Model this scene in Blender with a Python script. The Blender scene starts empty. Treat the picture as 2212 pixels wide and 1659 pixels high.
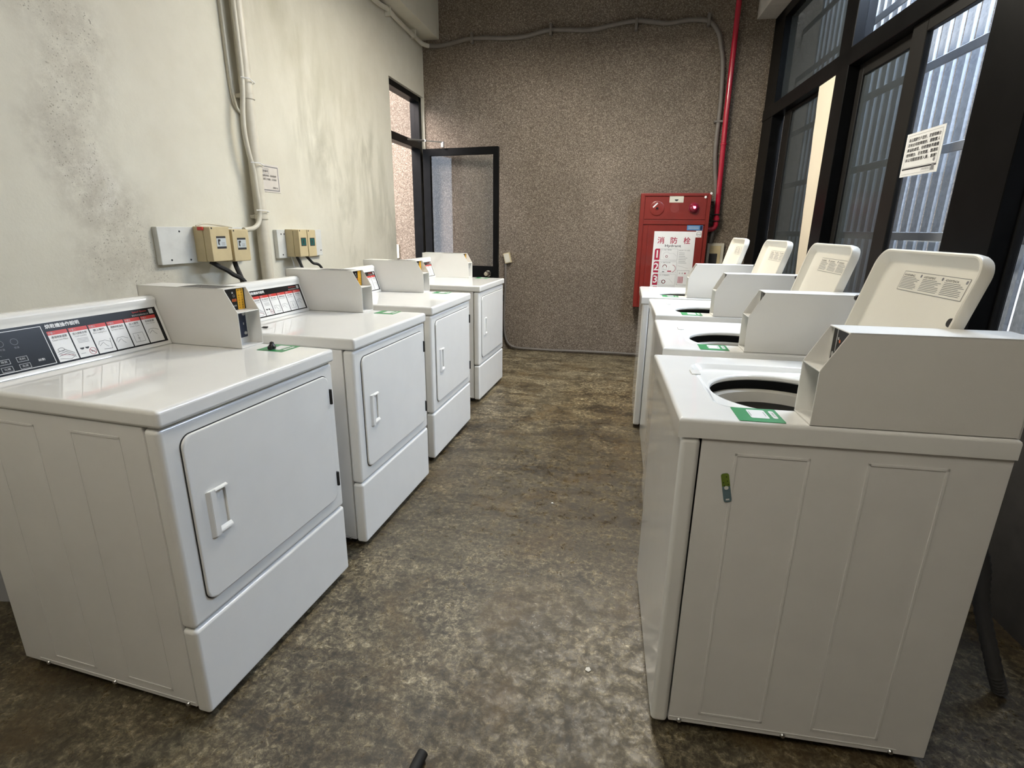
import bpy, bmesh, math, random
from mathutils import Vector, Matrix
R = random.Random(7)
SC = bpy.context.scene
COL = SC.collection
pi = math.pi

# ------------------------------------------------------------------ camera
F_PX, PITCH, YAW, ROLL = 1137.69, .2867, .2067, .012
cam_d = bpy.data.cameras.new('camera'); cam = bpy.data.objects.new('camera', cam_d); COL.objects.link(cam)
cam_d.sensor_width = 36; cam_d.lens = F_PX*36/2212; cam_d.clip_start = .02; cam_d.clip_end = 200
fw = Vector((-math.sin(YAW)*math.cos(PITCH), math.cos(YAW)*math.cos(PITCH), -math.sin(PITCH)))
rt = Vector((math.cos(YAW), math.sin(YAW), 0)); up = rt.cross(fw)
c_, s_ = math.cos(ROLL), math.sin(ROLL)
r2 = rt*c_+up*s_; u2 = up*c_-rt*s_
m = Matrix((r2, u2, -fw)).transposed().to_4x4(); m.translation = (0, 0, 1.315)
cam.matrix_world = m
SC.camera = cam
SC.view_settings.view_transform = 'Standard'; SC.view_settings.look = 'None'
SC.view_settings.gamma = 1; SC.view_settings.use_curve_mapping = False
SC.view_settings.exposure = 0.70
SC.cycles.max_bounces = 10; SC.cycles.transparent_max_bounces = 16

# ------------------------------------------------------------------ light
W = bpy.data.worlds.new('World'); SC.world = W; W.use_nodes = True
bg = W.node_tree.nodes['Background']; bg.inputs[0].default_value = (.80, .88, 1, 1); bg.inputs[1].default_value = 2.0
def area(name, loc, target, sx, sy, power, color, tilt=0):
    l = bpy.data.lights.new(name, 'AREA'); l.shape = 'RECTANGLE'; l.size = sx; l.size_y = sy
    l.energy = power; l.color = color
    o = bpy.data.objects.new(name, l); COL.objects.link(o); o.location = loc
    o.rotation_euler = (Vector(target)-Vector(loc)).to_track_quat('-Z', 'Y').to_euler() if target else (0, math.radians(tilt), 0)
    return o
# unseen lamp added high in the lane, standing for daylight through the right windows
area('added_window_daylight', (1.50, 3.0, 3.2), None, .4, 1.9, 235, (.68, .81, 1), 50)
# daylight falling down the lane between the windows and the metal sheeting
area('lane_daylight', (1.47, 2.9, 3.55), None, .20, 5.2, 75, (.86, .92, 1), -4)
# daylight in the passage beyond the left door
area('passage_daylight', (-3.2, 3.8, 3.2), (-2.9, 5.74, 1.4), 1.2, 1.2, 170, (1, .88, .84))
LAMPS = [(-.30, 3.75), (-.35, -.35)]  # second lamp is unseen, added behind the camera to warm near machine sides

# ------------------------------------------------------------------ materials
def nodes(name):
    m = bpy.data.materials.new(name); m.use_nodes = True
    nt = m.node_tree; b = nt.nodes['Principled BSDF']
    return m, nt, b
def N(nt, kind, **kw):
    n = nt.nodes.new(kind)
    for k, v in kw.items():
        if k in n.inputs.keys() and not hasattr(n, k): n.inputs[k].default_value = v
        elif hasattr(n, k): setattr(n, k, v)
        else: n.inputs[k].default_value = v
    return n
def L(nt, a, b): nt.links.new(a, b)
def ramp(nt, fac, stops):
    r = nt.nodes.new('ShaderNodeValToRGB'); e = r.color_ramp.elements
    while len(e) < len(stops): e.new(.5)
    for i, (p, c) in enumerate(stops): e[i].position = p; e[i].color = (*c, 1) if len(c) == 3 else c
    L(nt, fac, r.inputs[0]); return r.outputs[0]
def mixc(nt, fac, a, b, mode='MIX'):
    n = nt.nodes.new('ShaderNodeMix'); n.data_type = 'RGBA'; n.blend_type = mode
    for s, v in ((n.inputs[0], fac), (n.inputs[6], a), (n.inputs[7], b)):
        if hasattr(v, 'is_output') or hasattr(v, 'links'): L(nt, v, s)
        else: s.default_value = v if not isinstance(v, tuple) else (*v, 1) if len(v) == 3 else v
    return n.outputs[2]
def mathn(nt, op, a, b=None, clamp=False):
    n = nt.nodes.new('ShaderNodeMath'); n.operation = op; n.use_clamp = clamp
    for s, v in zip(n.inputs, (a, b)):
        if v is None: continue
        if hasattr(v, 'links'): L(nt, v, s)
        else: s.default_value = v
    return n.outputs[0]
def noise(nt, vec, scale, detail=5, rough=.6, dist=0):
    n = nt.nodes.new('ShaderNodeTexNoise'); n.inputs['Scale'].default_value = scale
    n.inputs['Detail'].default_value = detail; n.inputs['Roughness'].default_value = rough
    n.inputs['Distortion'].default_value = dist
    if vec is not None: L(nt, vec, n.inputs['Vector'])
    return n.outputs['Fac']
def coord(nt, kind='Object', scale=None):
    t = nt.nodes.new('ShaderNodeTexCoord'); o = t.outputs[kind]
    if scale:
        mp = nt.nodes.new('ShaderNodeMapping'); mp.inputs['Scale'].default_value = scale; L(nt, o, mp.inputs[0]); o = mp.outputs[0]
    return o
def bump(nt, b, h, strength, dist=.01):
    n = nt.nodes.new('ShaderNodeBump'); n.inputs['Strength'].default_value = strength; n.inputs['Distance'].default_value = dist
    L(nt, h, n.inputs['Height']); L(nt, n.outputs[0], b.inputs['Normal'])
def plain(name, col, rough=.5, metal=0, coat=0, bumpy=0, spec=.5, emit=None, es=0, var=.06):
    m, nt, b = nodes(name)
    v = coord(nt)
    n = noise(nt, v, 9, 3)
    dk = tuple(c*(1-var) for c in col)
    L(nt, ramp(nt, n, [(.35, dk), (.65, col)]), b.inputs['Base Color'])
    b.inputs['Roughness'].default_value = rough; b.inputs['Metallic'].default_value = metal
    b.inputs['Coat Weight'].default_value = coat; b.inputs['Coat Roughness'].default_value = .05
    b.inputs['Specular IOR Level'].default_value = spec
    if emit: b.inputs['Emission Color'].default_value = (*emit, 1); b.inputs['Emission Strength'].default_value = es
    if bumpy: bump(nt, b, noise(nt, v, 350, 2), bumpy, .002)
    return m
M = {}
M['enamel'] = plain('white_enamel', (.83, .83, .81), .055, var=.02)
M['side'] = plain('white_side_paint', (.82, .812, .795), .33, coat=.25, bumpy=.04, var=.03)
M['cream'] = plain('cream_plastic', (.80, .77, .69), .38, bumpy=.05, var=.02)
M['coinbox'] = plain('powder_coat', (.78, .77, .74), .42, bumpy=.10, var=.02)
M['black'] = plain('black_plastic', (.012, .012, .013), .35)
M['rubber'] = plain('black_rubber', (.02, .02, .02), .7)
M['gap'] = plain('dark_gap', (.03, .03, .032), .8)
M['panel'] = plain('black_panel_print', (.006, .006, .0065), .30, spec=.3)
M['cardw'] = plain('white_print', (.82, .82, .82), .35)
M['red'] = plain('red_print', (.62, .05, .04), .35)
M['ink'] = plain('black_ink', (.02, .02, .025), .5)
M['grayink'] = plain('grey_ink', (.22, .22, .23), .5)
M['lightink'] = plain('pale_ink', (.5, .5, .5), .5)
M['whiteink'] = plain('white_ink', (.8, .8, .8), .4)
M['yellow'] = plain('yellow_sticker', (.80, .42, .02), .4)
M['orange'] = plain('orange_print', (.8, .16, .03), .4)
M['green'] = plain('green_sticker', (.03, .27, .09), .35)
M['navy'] = plain('navy_plate', (.012, .02, .05), .35)
M['steel'] = plain('steel', (.62, .62, .62), .3, metal=1)
M['tub'] = plain('tub_steel', (.20, .19, .17), .42, metal=.6)
M['ring'] = plain('tub_ring_plastic', (.62, .60, .55), .4)
M['alu'] = plain('black_aluminium', (.006, .006, .0062), .34, spec=.07, var=.3)
M['alub'] = plain('bronze_aluminium', (.014, .013, .012), .45, spec=.15, var=.2)
M['redpaint'] = plain('red_enamel', (.20, .016, .010), .38, coat=.2, var=.12)
M['redpipe'] = plain('red_pipe_paint', (.42, .012, .035), .25, coat=.5)
M['conduit'] = plain('grey_conduit', (.17, .15, .13), .5, var=.2)
M['conduitL'] = plain('cream_conduit', (.62, .59, .50), .45, var=.12)
M['pvc'] = plain('cream_pvc', (.66, .62, .52), .42, var=.12)
M['beige'] = plain('beige_plastic', (.60, .50, .30), .42, var=.12)
M['board'] = plain('white_board', (.66, .67, .65), .55, var=.14)
M['breaker'] = plain('breaker_label', (.55, .60, .62), .4)
M['teal'] = plain('teal_window', (.02, .12, .11), .2)
M['brown'] = plain('brown_stain', (.08, .03, .01), .6)
M['paper'] = plain('white_paper', (.80, .80, .79), .55)
M['paper2'] = plain('grey_laminate', (.66, .62, .57), .3, coat=.4)
M['crimson'] = plain('crimson_ink', (.40, .012, .05), .5)
M['blue'] = plain('blue_sticker', (.08, .22, .45), .4)
M['led'] = plain('red_led', (.8, .02, .05), .2, emit=(1, .05, .15), es=14)
M['lampred'] = plain('red_lens', (.22, .01, .03), .12, coat=.6)
M['chrome'] = plain('chrome', (.7, .68, .65), .12, metal=1)
M['ply'] = plain('beige_board', (.74, .66, .53), .6, var=.03)
M['lime'] = plain('lime_sticker', (.19, .27, .04), .4, var=.3)
M['slate'] = plain('slate_sticker', (.16, .24, .28), .4, var=.2)
M['duct'] = plain('grey_duct', (.35, .36, .38), .4)
M['hose'] = plain('grey_hose', (.07, .07, .073), .5)
M['greenink'] = plain('green_ink', (.03, .10, .05), .5)
M['concrete'] = plain('raw_concrete', (.25, .22, .19), .85, bumpy=.3, var=.25)
M['ceiling'] = plain('ceiling_paint', (.50, .47, .42), .8, bumpy=.2, var=.12)
M['tube'] = plain('tube_glass', (.9, .9, .9), .3, emit=(1, .94, .80), es=16)
M['fixture'] = plain('white_fixture', (.75, .75, .73), .4)

def glass(name, tint, refl=.08, rough=0.0):
    m = bpy.data.materials.new(name); m.use_nodes = True; nt = m.node_tree
    nt.nodes.remove(nt.nodes['Principled BSDF']); out = nt.nodes['Material Output']
    t = N(nt, 'ShaderNodeBsdfTransparent'); t.inputs[0].default_value = (*tint, 1)
    g = N(nt, 'ShaderNodeBsdfGlossy'); g.inputs['Roughness'].default_value = rough; g.inputs[0].default_value = (.9, .95, 1, 1)
    f = N(nt, 'ShaderNodeLayerWeight'); f.inputs[0].default_value = .5
    fac = mathn(nt, 'ADD', mathn(nt, 'MULTIPLY', mathn(nt, 'POWER', f.outputs['Facing'], 5.0), .8), refl*.5, True)
    mx = N(nt, 'ShaderNodeMixShader'); L(nt, fac, mx.inputs[0]); L(nt, t.outputs[0], mx.inputs[1]); L(nt, g.outputs[0], mx.inputs[2])
    L(nt, mx.outputs[0], out.inputs[0]); return m
M['glass'] = glass('clear_glass', (.93, .935, .94))
M['glassdim'] = glass('dusty_glass', (.30, .33, .33), .07, .04)
def frosted():
    m = bpy.data.materials.new('hazy_glass'); m.use_nodes = True; nt = m.node_tree
    nt.nodes.remove(nt.nodes['Principled BSDF']); out = nt.nodes['Material Output']
    t = N(nt, 'ShaderNodeBsdfTransparent'); t.inputs[0].default_value = (.62, .65, .66, 1)
    d = N(nt, 'ShaderNodeBsdfDiffuse'); d.inputs[0].default_value = (.075, .085, .088, 1)
    g = N(nt, 'ShaderNodeBsdfGlossy'); g.inputs['Roughness'].default_value = .15
    a = N(nt, 'ShaderNodeMixShader'); a.inputs[0].default_value = .45; L(nt, t.outputs[0], a.inputs[1]); L(nt, d.outputs[0], a.inputs[2])
    b = N(nt, 'ShaderNodeMixShader'); b.inputs[0].default_value = .07; L(nt, a.outputs[0], b.inputs[1]); L(nt, g.outputs[0], b.inputs[2])
    L(nt, b.outputs[0], out.inputs[0]); return m
M['glasshaze'] = frosted()

def floor_mat():
    m, nt, b = nodes('worn_concrete_floor'); v = coord(nt)
    big = noise(nt, v, 1.3, 6, .6, .6); mid = noise(nt, v, 5, 12, .70, .5); fine = noise(nt, v, 19, 12, .80, .4); gr = noise(nt, v, 85, 6, .75)
    streak = noise(nt, coord(nt, 'Object', (1, 4, 1)), 1.8, 8, .68, .8)
    
    grit = noise(nt, v, 46, 10, .82, .6)
    c = ramp(nt, grit, [(.38, (.022, .016, .009)), (.455, (.057, .045, .026)), (.51, (.112, .093, .058)), (.56, (.185, .158, .105)), (.63, (.36, .325, .24))])
    c = mixc(nt, .8, c, ramp(nt, fine, [(.41, (.40, .36, .29)), (.50, (1.0, .98, .95)), (.59, (1.5, 1.48, 1.42))]), 'MULTIPLY')
    c = mixc(nt, .7, c, ramp(nt, mid, [(.40, (.40, .35, .27)), (.49, (.95, .94, .90)), (.60, (1.45, 1.43, 1.38))]), 'MULTIPLY')
    sm = ramp(nt, big, [(.42, (0, 0, 0)), (.60, (1, 1, 1))])
    c = mixc(nt, mathn(nt, 'MULTIPLY', sm, .35), c, (.118, .096, .056))
    st = ramp(nt, streak, [(.40, (.45, .39, .30)), (.54, (1.05, 1.05, 1.05))])
    c = mixc(nt, .85, c, st, 'MULTIPLY')
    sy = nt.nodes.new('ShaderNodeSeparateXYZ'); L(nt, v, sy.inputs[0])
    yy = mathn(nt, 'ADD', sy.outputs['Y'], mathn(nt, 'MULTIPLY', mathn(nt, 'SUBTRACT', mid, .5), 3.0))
    sheen_band = ramp(nt, mathn(nt, 'DIVIDE', yy, 6.0), [(.28, (1.0, 1.0, 1.0)), (.38, (.66, .62, .55)), (.55, (.72, .68, .62)), (.72, (1.5, 1.5, 1.5))])  # far wall's reflection painted in as lighter far floor; middle band darker
    c = mixc(nt, .85, c, sheen_band, 'MULTIPLY')
    rust = ramp(nt, noise(nt, v, 2.6, 6, .65, 1), [(.53, (0, 0, 0)), (.66, (1, 1, 1))])
    c = mixc(nt, mathn(nt, 'MULTIPLY', rust, .45), c, (.120, .075, .026))
    vo = nt.nodes.new('ShaderNodeTexVoronoi'); vo.feature = 'DISTANCE_TO_EDGE'; vo.inputs['Scale'].default_value = 1.9
    nz = nt.nodes.new('ShaderNodeTexNoise'); nz.inputs['Scale'].default_value = 5; nz.inputs['Detail'].default_value = 8; L(nt, v, nz.inputs[0])
    ad = nt.nodes.new('ShaderNodeVectorMath'); ad.operation = 'MULTIPLY_ADD'; ad.inputs[1].default_value = (.35, .35, .35)
    L(nt, nz.outputs['Color'], ad.inputs[0]); L(nt, v, ad.inputs[2]); L(nt, ad.outputs[0], vo.inputs['Vector'])
    crk = ramp(nt, vo.outputs['Distance'], [(.0, (1, 1, 1)), (.008, (0, 0, 0))])
    c = mixc(nt, mathn(nt, 'MULTIPLY', mathn(nt, 'MULTIPLY', crk, mathn(nt, 'GREATER_THAN', big, .5)), .6), c, (.02, .015, .01))
    c = mixc(nt, .6, c, ramp(nt, gr, [(.40, (.55, .55, .55)), (.60, (1.3, 1.3, 1.3))]), 'MULTIPLY')
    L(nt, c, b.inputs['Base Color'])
    L(nt, ramp(nt, fine, [(.46, (.52, .52, .52)), (.63, (.16, .16, .16))]), b.inputs['Roughness'])
    b.inputs['Specular IOR Level'].default_value = .75
    h = mathn(nt, 'ADD', mathn(nt, 'MULTIPLY', grit, 1.0), mathn(nt, 'MULTIPLY', gr, .5))
    bump(nt, b, h, .5, .0018)
    return m
def pebble_mat():
    m, nt, b = nodes('pebbledash_wall'); v = coord(nt)
    vo = nt.nodes.new('ShaderNodeTexVoronoi'); vo.inputs['Scale'].default_value = 150; vo.inputs['Randomness'].default_value = 1
    nz = nt.nodes.new('ShaderNodeTexNoise'); nz.inputs['Scale'].default_value = 40; L(nt, v, nz.inputs[0])
    ad = nt.nodes.new('ShaderNodeVectorMath'); ad.operation = 'MULTIPLY_ADD'; ad.inputs[1].default_value = (.02, .02, .02)
    L(nt, nz.outputs['Color'], ad.inputs[0]); L(nt, v, ad.inputs[2]); L(nt, ad.outputs[0], vo.inputs['Vector'])
    sp = nt.nodes.new('ShaderNodeSeparateColor'); L(nt, vo.outputs['Color'], sp.inputs[0])
    c = ramp(nt, sp.outputs[0], [(0, (.118, .092, .068)), (.35, (.160, .130, .100)), (.6, (.205, .170, .134)), (.82, (.265, .225, .182)), (.95, (.345, .30, .25))])
    e = ramp(nt, vo.outputs['Distance'], [(.35, (1, 1, 1)), (.75, (.62, .58, .55))])
    c = mixc(nt, .7, c, e, 'MULTIPLY')
    pat = ramp(nt, noise(nt, v, 1.3, 5, .6, .4), [(.32, (.78, .76, .72)), (.68, (1.08, 1.06, 1.04))])
    c = mixc(nt, 1, c, pat, 'MULTIPLY')
    L(nt, c, b.inputs['Base Color']); b.inputs['Roughness'].default_value = .75
    bump(nt, b, vo.outputs['Distance'], .35, .006)
    return m
def dist_poly(nt, v, pts):
    """distance from the (y, z) polyline, as a chain of node operations on object coordinates"""
    best = None
    for (ax, ay), (bx, by) in zip(pts, pts[1:]):
        A = Vector((0, ax, ay)); B = Vector((0, bx, by)); D = B-A; l2 = D.length_squared
        sub = nt.nodes.new('ShaderNodeVectorMath'); sub.operation = 'SUBTRACT'; L(nt, v, sub.inputs[0]); sub.inputs[1].default_value = A
        dot = nt.nodes.new('ShaderNodeVectorMath'); dot.operation = 'DOT_PRODUCT'; L(nt, sub.outputs[0], dot.inputs[0]); dot.inputs[1].default_value = D/l2
        t = mathn(nt, 'ADD', dot.outputs['Value'], 0, True)
        sc = nt.nodes.new('ShaderNodeVectorMath'); sc.operation = 'SCALE'; sc.inputs[0].default_value = D; L(nt, t, sc.inputs['Scale'])
        ds = nt.nodes.new('ShaderNodeVectorMath'); ds.operation = 'DISTANCE'; L(nt, sub.outputs[0], ds.inputs[0]); L(nt, sc.outputs[0], ds.inputs[1])
        best = ds.outputs['Value'] if best is None else mathn(nt, 'MINIMUM', best, ds.outputs['Value'])
    return best
def plaster_mat():
    m, nt, b = nodes('stained_plaster'); v0 = coord(nt)
    fl = nt.nodes.new('ShaderNodeVectorMath'); fl.operation = 'MULTIPLY'; fl.inputs[1].default_value = (0, 1, 1); L(nt, v0, fl.inputs[0]); v = fl.outputs[0]
    c = ramp(nt, noise(nt, v, 1.2, 6, .6, .3), [(.3, (.60, .57, .48)), (.7, (.68, .66, .57))])
    c = mixc(nt, .5, c, ramp(nt, noise(nt, v, 7, 8, .7), [(.3, (.92, .92, .90)), (.7, (1.03, 1.03, 1.03))]), 'MULTIPLY')
    # grey damp runs
    vs = nt.nodes.new('ShaderNodeMapping'); vs.inputs['Scale'].default_value = (1, 2.6, .9); L(nt, v, vs.inputs[0])
    run = noise(nt, vs.outputs[0], 1.5, 6, .58, .3)
    def stain(pts, rad, col, amt, c, n, lo, hi):
        d = dist_poly(nt, v, pts)
        msk = mathn(nt, 'SUBTRACT', 1.0, mathn(nt, 'DIVIDE', d, rad), True)
        f = mathn(nt, 'MULTIPLY', msk, ramp(nt, n, [(lo, (0, 0, 0)), (hi, (1, 1, 1))]))
        return mixc(nt, mathn(nt, 'MULTIPLY', f, amt, True), c, col)
    c = stain([(3.6, 1.9), (3.9, 1.6), (4.05, 1.2)], .42, (.36, .35, .28), .95, c, run, .44, .62)
    c = stain([(4.35, 1.9), (4.6, 1.5), (4.8, 1.2)], .32, (.28, .28, .23), .95, c, run, .42, .62)
    c = stain([(3.2, 2.6), (3.6, 2.3), (4.2, 2.1), (4.6, 1.6)], .55, (.44, .42, .32), .75, c, run, .42, .66)
    c = stain([(1.75, 1.65), (1.83, 1.48), (1.86, 1.40)], .13, (.40, .37, .31), .9, c, noise(nt, v, 9, 6, .7), .42, .60)
    c = stain([(1.9, 1.55), (1.97, 1.47), (1.96, 1.40)], .10, (.72, .70, .63), .9, c, noise(nt, v, 7, 6, .7), .40, .55)
    # mould speckles
    vo = nt.nodes.new('ShaderNodeTexVoronoi'); vo.inputs['Scale'].default_value = 125; L(nt, v, vo.inputs['Vector'])
    sp = nt.nodes.new('ShaderNodeSeparateColor'); L(nt, vo.outputs['Color'], sp.inputs[0])
    rad = mathn(nt, 'MULTIPLY', mathn(nt, 'POWER', sp.outputs[0], 1.6), .42)
    dot = mathn(nt, 'LESS_THAN', vo.outputs['Distance'], rad)
    d = dist_poly(nt, v, [(1.60, 2.25), (1.95, 2.05), (1.86, 1.75), (1.84, 1.60), (1.90, 1.46), (1.94, 1.34), (2.04, 1.20), (2.12, 1.04)])
    d2 = dist_poly(nt, v, [(2.0, 1.36), (2.02, 1.24)]); d3 = dist_poly(nt, v, [(1.88, 1.16), (2.1, 1.12)])
    dm = mathn(nt, 'MINIMUM', d, mathn(nt, 'MINIMUM', d2, d3))
    msk = mathn(nt, 'SUBTRACT', 1.0, mathn(nt, 'DIVIDE', dm, .13), True)
    den = mathn(nt, 'GREATER_THAN', mathn(nt, 'ADD', mathn(nt, 'MULTIPLY', msk, .9), noise(nt, v, 14, 4, .7)), .80)
    v2 = nt.nodes.new('ShaderNodeTexVoronoi'); v2.inputs['Scale'].default_value = 270; L(nt, v, v2.inputs['Vector'])
    s2 = nt.nodes.new('ShaderNodeSeparateColor'); L(nt, v2.outputs['Color'], s2.inputs[0])
    dot2 = mathn(nt, 'LESS_THAN', v2.outputs['Distance'], mathn(nt, 'MULTIPLY', s2.outputs[0], .34))
    c = mixc(nt, mathn(nt, 'MULTIPLY', mathn(nt, 'MULTIPLY', dot2, mathn(nt, 'GREATER_THAN', mathn(nt, 'ADD', msk, noise(nt, v, 8, 5, .8)), .72)), .45), c, (.22, .20, .16))
    amt = ramp(nt, noise(nt, v, 22, 4, .8), [(.42, (.15, .15, .15)), (.60, (.9, .9, .9))])
    c = mixc(nt, mathn(nt, 'MULTIPLY', mathn(nt, 'MULTIPLY', dot, den), amt), c, (.16, .14, .11))
    m2 = mathn(nt, 'SUBTRACT', 1.0, mathn(nt, 'DIVIDE', dm, .22), True)
    c = mixc(nt, mathn(nt, 'MULTIPLY', mathn(nt, 'MULTIPLY', m2, ramp(nt, noise(nt, v, 10, 8, .8), [(.4, (0, 0, 0)), (.62, (1, 1, 1))])), .8), c, (.36, .33, .27))
    c = mixc(nt, mathn(nt, 'MULTIPLY', m2, .30), c, (.50, .47, .40))
    L(nt, c, b.inputs['Base Color']); b.inputs['Roughness'].default_value = .62
    bump(nt, b, mathn(nt, 'ADD', noise(nt, v, 5, 8, .6), mathn(nt, 'MULTIPLY', noise(nt, v, 90, 3), .2)), .22, .02)
    return m
def galv_mat():
    m, nt, b = nodes('galvanised_sheet'); v = coord(nt)
    vo = nt.nodes.new('ShaderNodeTexVoronoi'); vo.inputs['Scale'].default_value = 60; L(nt, v, vo.inputs['Vector'])
    sp = nt.nodes.new('ShaderNodeSeparateColor'); L(nt, vo.outputs['Color'], sp.inputs[0])
    c = ramp(nt, sp.outputs[1], [(0, (.46, .49, .53)), (1, (.60, .63, .67))])
    c = mixc(nt, .5, c, ramp(nt, noise(nt, v, 3, 6, .6), [(.3, (.6, .6, .62)), (.7, (1.1, 1.1, 1.1))]), 'MULTIPLY')
    L(nt, c, b.inputs['Base Color']); b.inputs['Metallic'].default_value = .15; b.inputs['Roughness'].default_value = .5
    return m
M['floor'] = floor_mat(); M['pebble'] = pebble_mat(); M['plaster'] = plaster_mat(); M['galv'] = galv_mat()

# ------------------------------------------------------------------ mesh helpers
class MB:
    def __init__(s): s.bm = bmesh.new()
    def face(s, pts, mi=0):
        f = s.bm.faces.new([s.bm.verts.new(p) for p in pts]); f.material_index = mi; return f
    def box(s, a, b, bev=0, seg=2, mi=0, M4=None):
        t = bmesh.new(); bmesh.ops.create_cube(t, size=1)
        a = Vector(a); b = Vector(b)
        for v in t.verts: v.co = Vector([(a[i]+b[i])/2+v.co[i]*abs(b[i]-a[i]) for i in range(3)])
        if bev: bmesh.ops.bevel(t, geom=t.edges[:], offset=bev, segments=seg, affect='EDGES', profile=.5)
        s.merge(t, mi, M4); return s
    def merge(s, t, mi=0, M4=None):
        bmesh.ops.recalc_face_normals(t, faces=t.faces[:])
        mp = {}
        for v in t.verts: mp[v] = s.bm.verts.new(M4 @ v.co if M4 else v.co)
        flip = M4 is not None and M4.to_3x3().determinant() < 0
        for f in t.faces:
            vs = [mp[v] for v in f.verts]
            if flip: vs.reverse()
            nf = s.bm.faces.new(vs); nf.material_index = mi if mi is not None else f.material_index
        t.free()
    def prism(s, poly, fn, a, b, bev=0, mi=0):
        """poly: 2-D outline; fn(p, t) -> 3-D; swept from t=a to t=b"""
        t = bmesh.new()
        A = [t.verts.new(fn(p, a)) for p in poly]; B = [t.verts.new(fn(p, b)) for p in poly]
        t.faces.new(A); t.faces.new(B[::-1])
        n = len(poly)
        for i in range(n): t.faces.new((A[i], B[i], B[(i+1) % n], A[(i+1) % n]))
        bmesh.ops.recalc_face_normals(t, faces=t.faces[:])
        if bev: bmesh.ops.bevel(t, geom=t.edges[:], offset=bev, segments=2, affect='EDGES')
        s.merge(t, mi); return s
    def tube(s, pts, r, n=12, mi=0, caps=True, rfn=None):
        pts = [Vector(p) for p in pts]; rings = []
        prev = None
        for i, p in enumerate(pts):
            d = (pts[min(i+1, len(pts)-1)]-pts[max(i-1, 0)]).normalized()
            if prev is None:
                x = d.cross(Vector((0, 0, 1)));
                if x.length < .1: x = d.cross(Vector((1, 0, 0)))
                x.normalize()
            else: x = (prev-d*prev.dot(d)).normalized()
            prev = x; y = d.cross(x)
            rr = rfn(i) if rfn else r
            rings.append([s.bm.verts.new(p+x*rr*math.cos(2*pi*k/n)+y*rr*math.sin(2*pi*k/n)) for k in range(n)])
        for a, b in zip(rings, rings[1:]):
            for k in range(n):
                f = s.bm.faces.new((a[k], a[(k+1) % n], b[(k+1) % n], b[k])); f.material_index = mi
        if caps:
            s.bm.faces.new(rings[0][::-1]).material_index = mi; s.bm.faces.new(rings[-1]).material_index = mi
        return s
    def lathe(s, prof, o, ax='z', n=32, mi=0):
        """prof: list of (radius, height); o: origin; ax: axis direction vector"""
        o = Vector(o); d = Vector({'z': (0, 0, 1), 'y': (0, 1, 0), 'x': (1, 0, 0), '-y': (0, -1, 0), '-x': (-1, 0, 0)}[ax] if isinstance(ax, str) else ax).normalized()
        x = d.orthogonal().normalized(); y = d.cross(x); rings = []
        for r, h in prof:
            if r < 1e-6: rings.append([s.bm.verts.new(o+d*h)])
            else: rings.append([s.bm.verts.new(o+d*h+x*r*math.cos(2*pi*k/n)+y*r*math.sin(2*pi*k/n)) for k in range(n)])
        for a, b in zip(rings, rings[1:]):
            for k in range(n):
                k2 = (k+1) % n
                if len(a) == 1 and len(b) == 1: break
                if len(a) == 1: f = s.bm.faces.new((a[0], b[k2], b[k]))
                elif len(b) == 1: f = s.bm.faces.new((a[k], a[k2], b[0]))
                else: f = s.bm.faces.new((a[k], a[k2], b[k2], b[k]))
                f.material_index = mi
        return s
    def build(s, name, mats, parent=None, smooth=35, recalc=False, label=None):
        if recalc: bmesh.ops.recalc_face_normals(s.bm, faces=s.bm.faces[:])
        me = bpy.data.meshes.new(name); s.bm.to_mesh(me); s.bm.free()
        for mt in (mats if isinstance(mats, (list, tuple)) else [mats]): me.materials.append(mt)
        if smooth:
            me.shade_smooth(); me.set_sharp_from_angle(angle=math.radians(smooth))
        o = bpy.data.objects.new(name, me); COL.objects.link(o)
        if smooth and len(me.polygons) < 4000:
            wn = o.modifiers.new('weighted', 'WEIGHTED_NORMAL'); wn.keep_sharp = True; wn.weight = 100
        if parent: o.parent = parent
        if label: o['label'] = label
        return o
def build_each(mb, name, mats, parent=None, **kw):
    bm = mb.bm; bm.verts.index_update(); seen = {}; comps = []
    for v in bm.verts:
        if v in seen: continue
        st = [v]; seen[v] = len(comps); comp = []
        while st:
            q = st.pop(); comp.append(q)
            for e in q.link_edges:
                w = e.other_vert(q)
                if w not in seen: seen[w] = seen[v]; st.append(w)
        comps.append(comp)
    out = []
    for comp in comps:
        n = MB(); mp = {q: n.bm.verts.new(q.co) for q in comp}
        fs = set(f for q in comp for f in q.link_faces)
        for f in sorted(fs, key=lambda f: f.index): n.bm.faces.new([mp[q] for q in f.verts]).material_index = f.material_index
        out.append(n.build(name, mats, parent, **kw))
    bm.free(); return out
def rrect(w, h, r, n=6, cx=0, cy=0):
    P = []
    for qx, qy, a0 in ((1, 1, 0), (-1, 1, 90), (-1, -1, 180), (1, -1, 270)):
        for k in range(n+1):
            a = math.radians(a0+90*k/n)
            P.append((cx+qx*(w/2-r)+r*math.cos(a), cy+qy*(h/2-r)+r*math.sin(a)))
    return P
def frame(o, x, y):
    """plane frame: origin, right, up (normal = right x up)"""
    x = Vector(x).normalized(); y = Vector(y); y = (y-x*y.dot(x)).normalized(); z = x.cross(y)
    m = Matrix((x, y, z)).transposed().to_4x4(); m.translation = Vector(o); return m
TXT = {}
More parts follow.
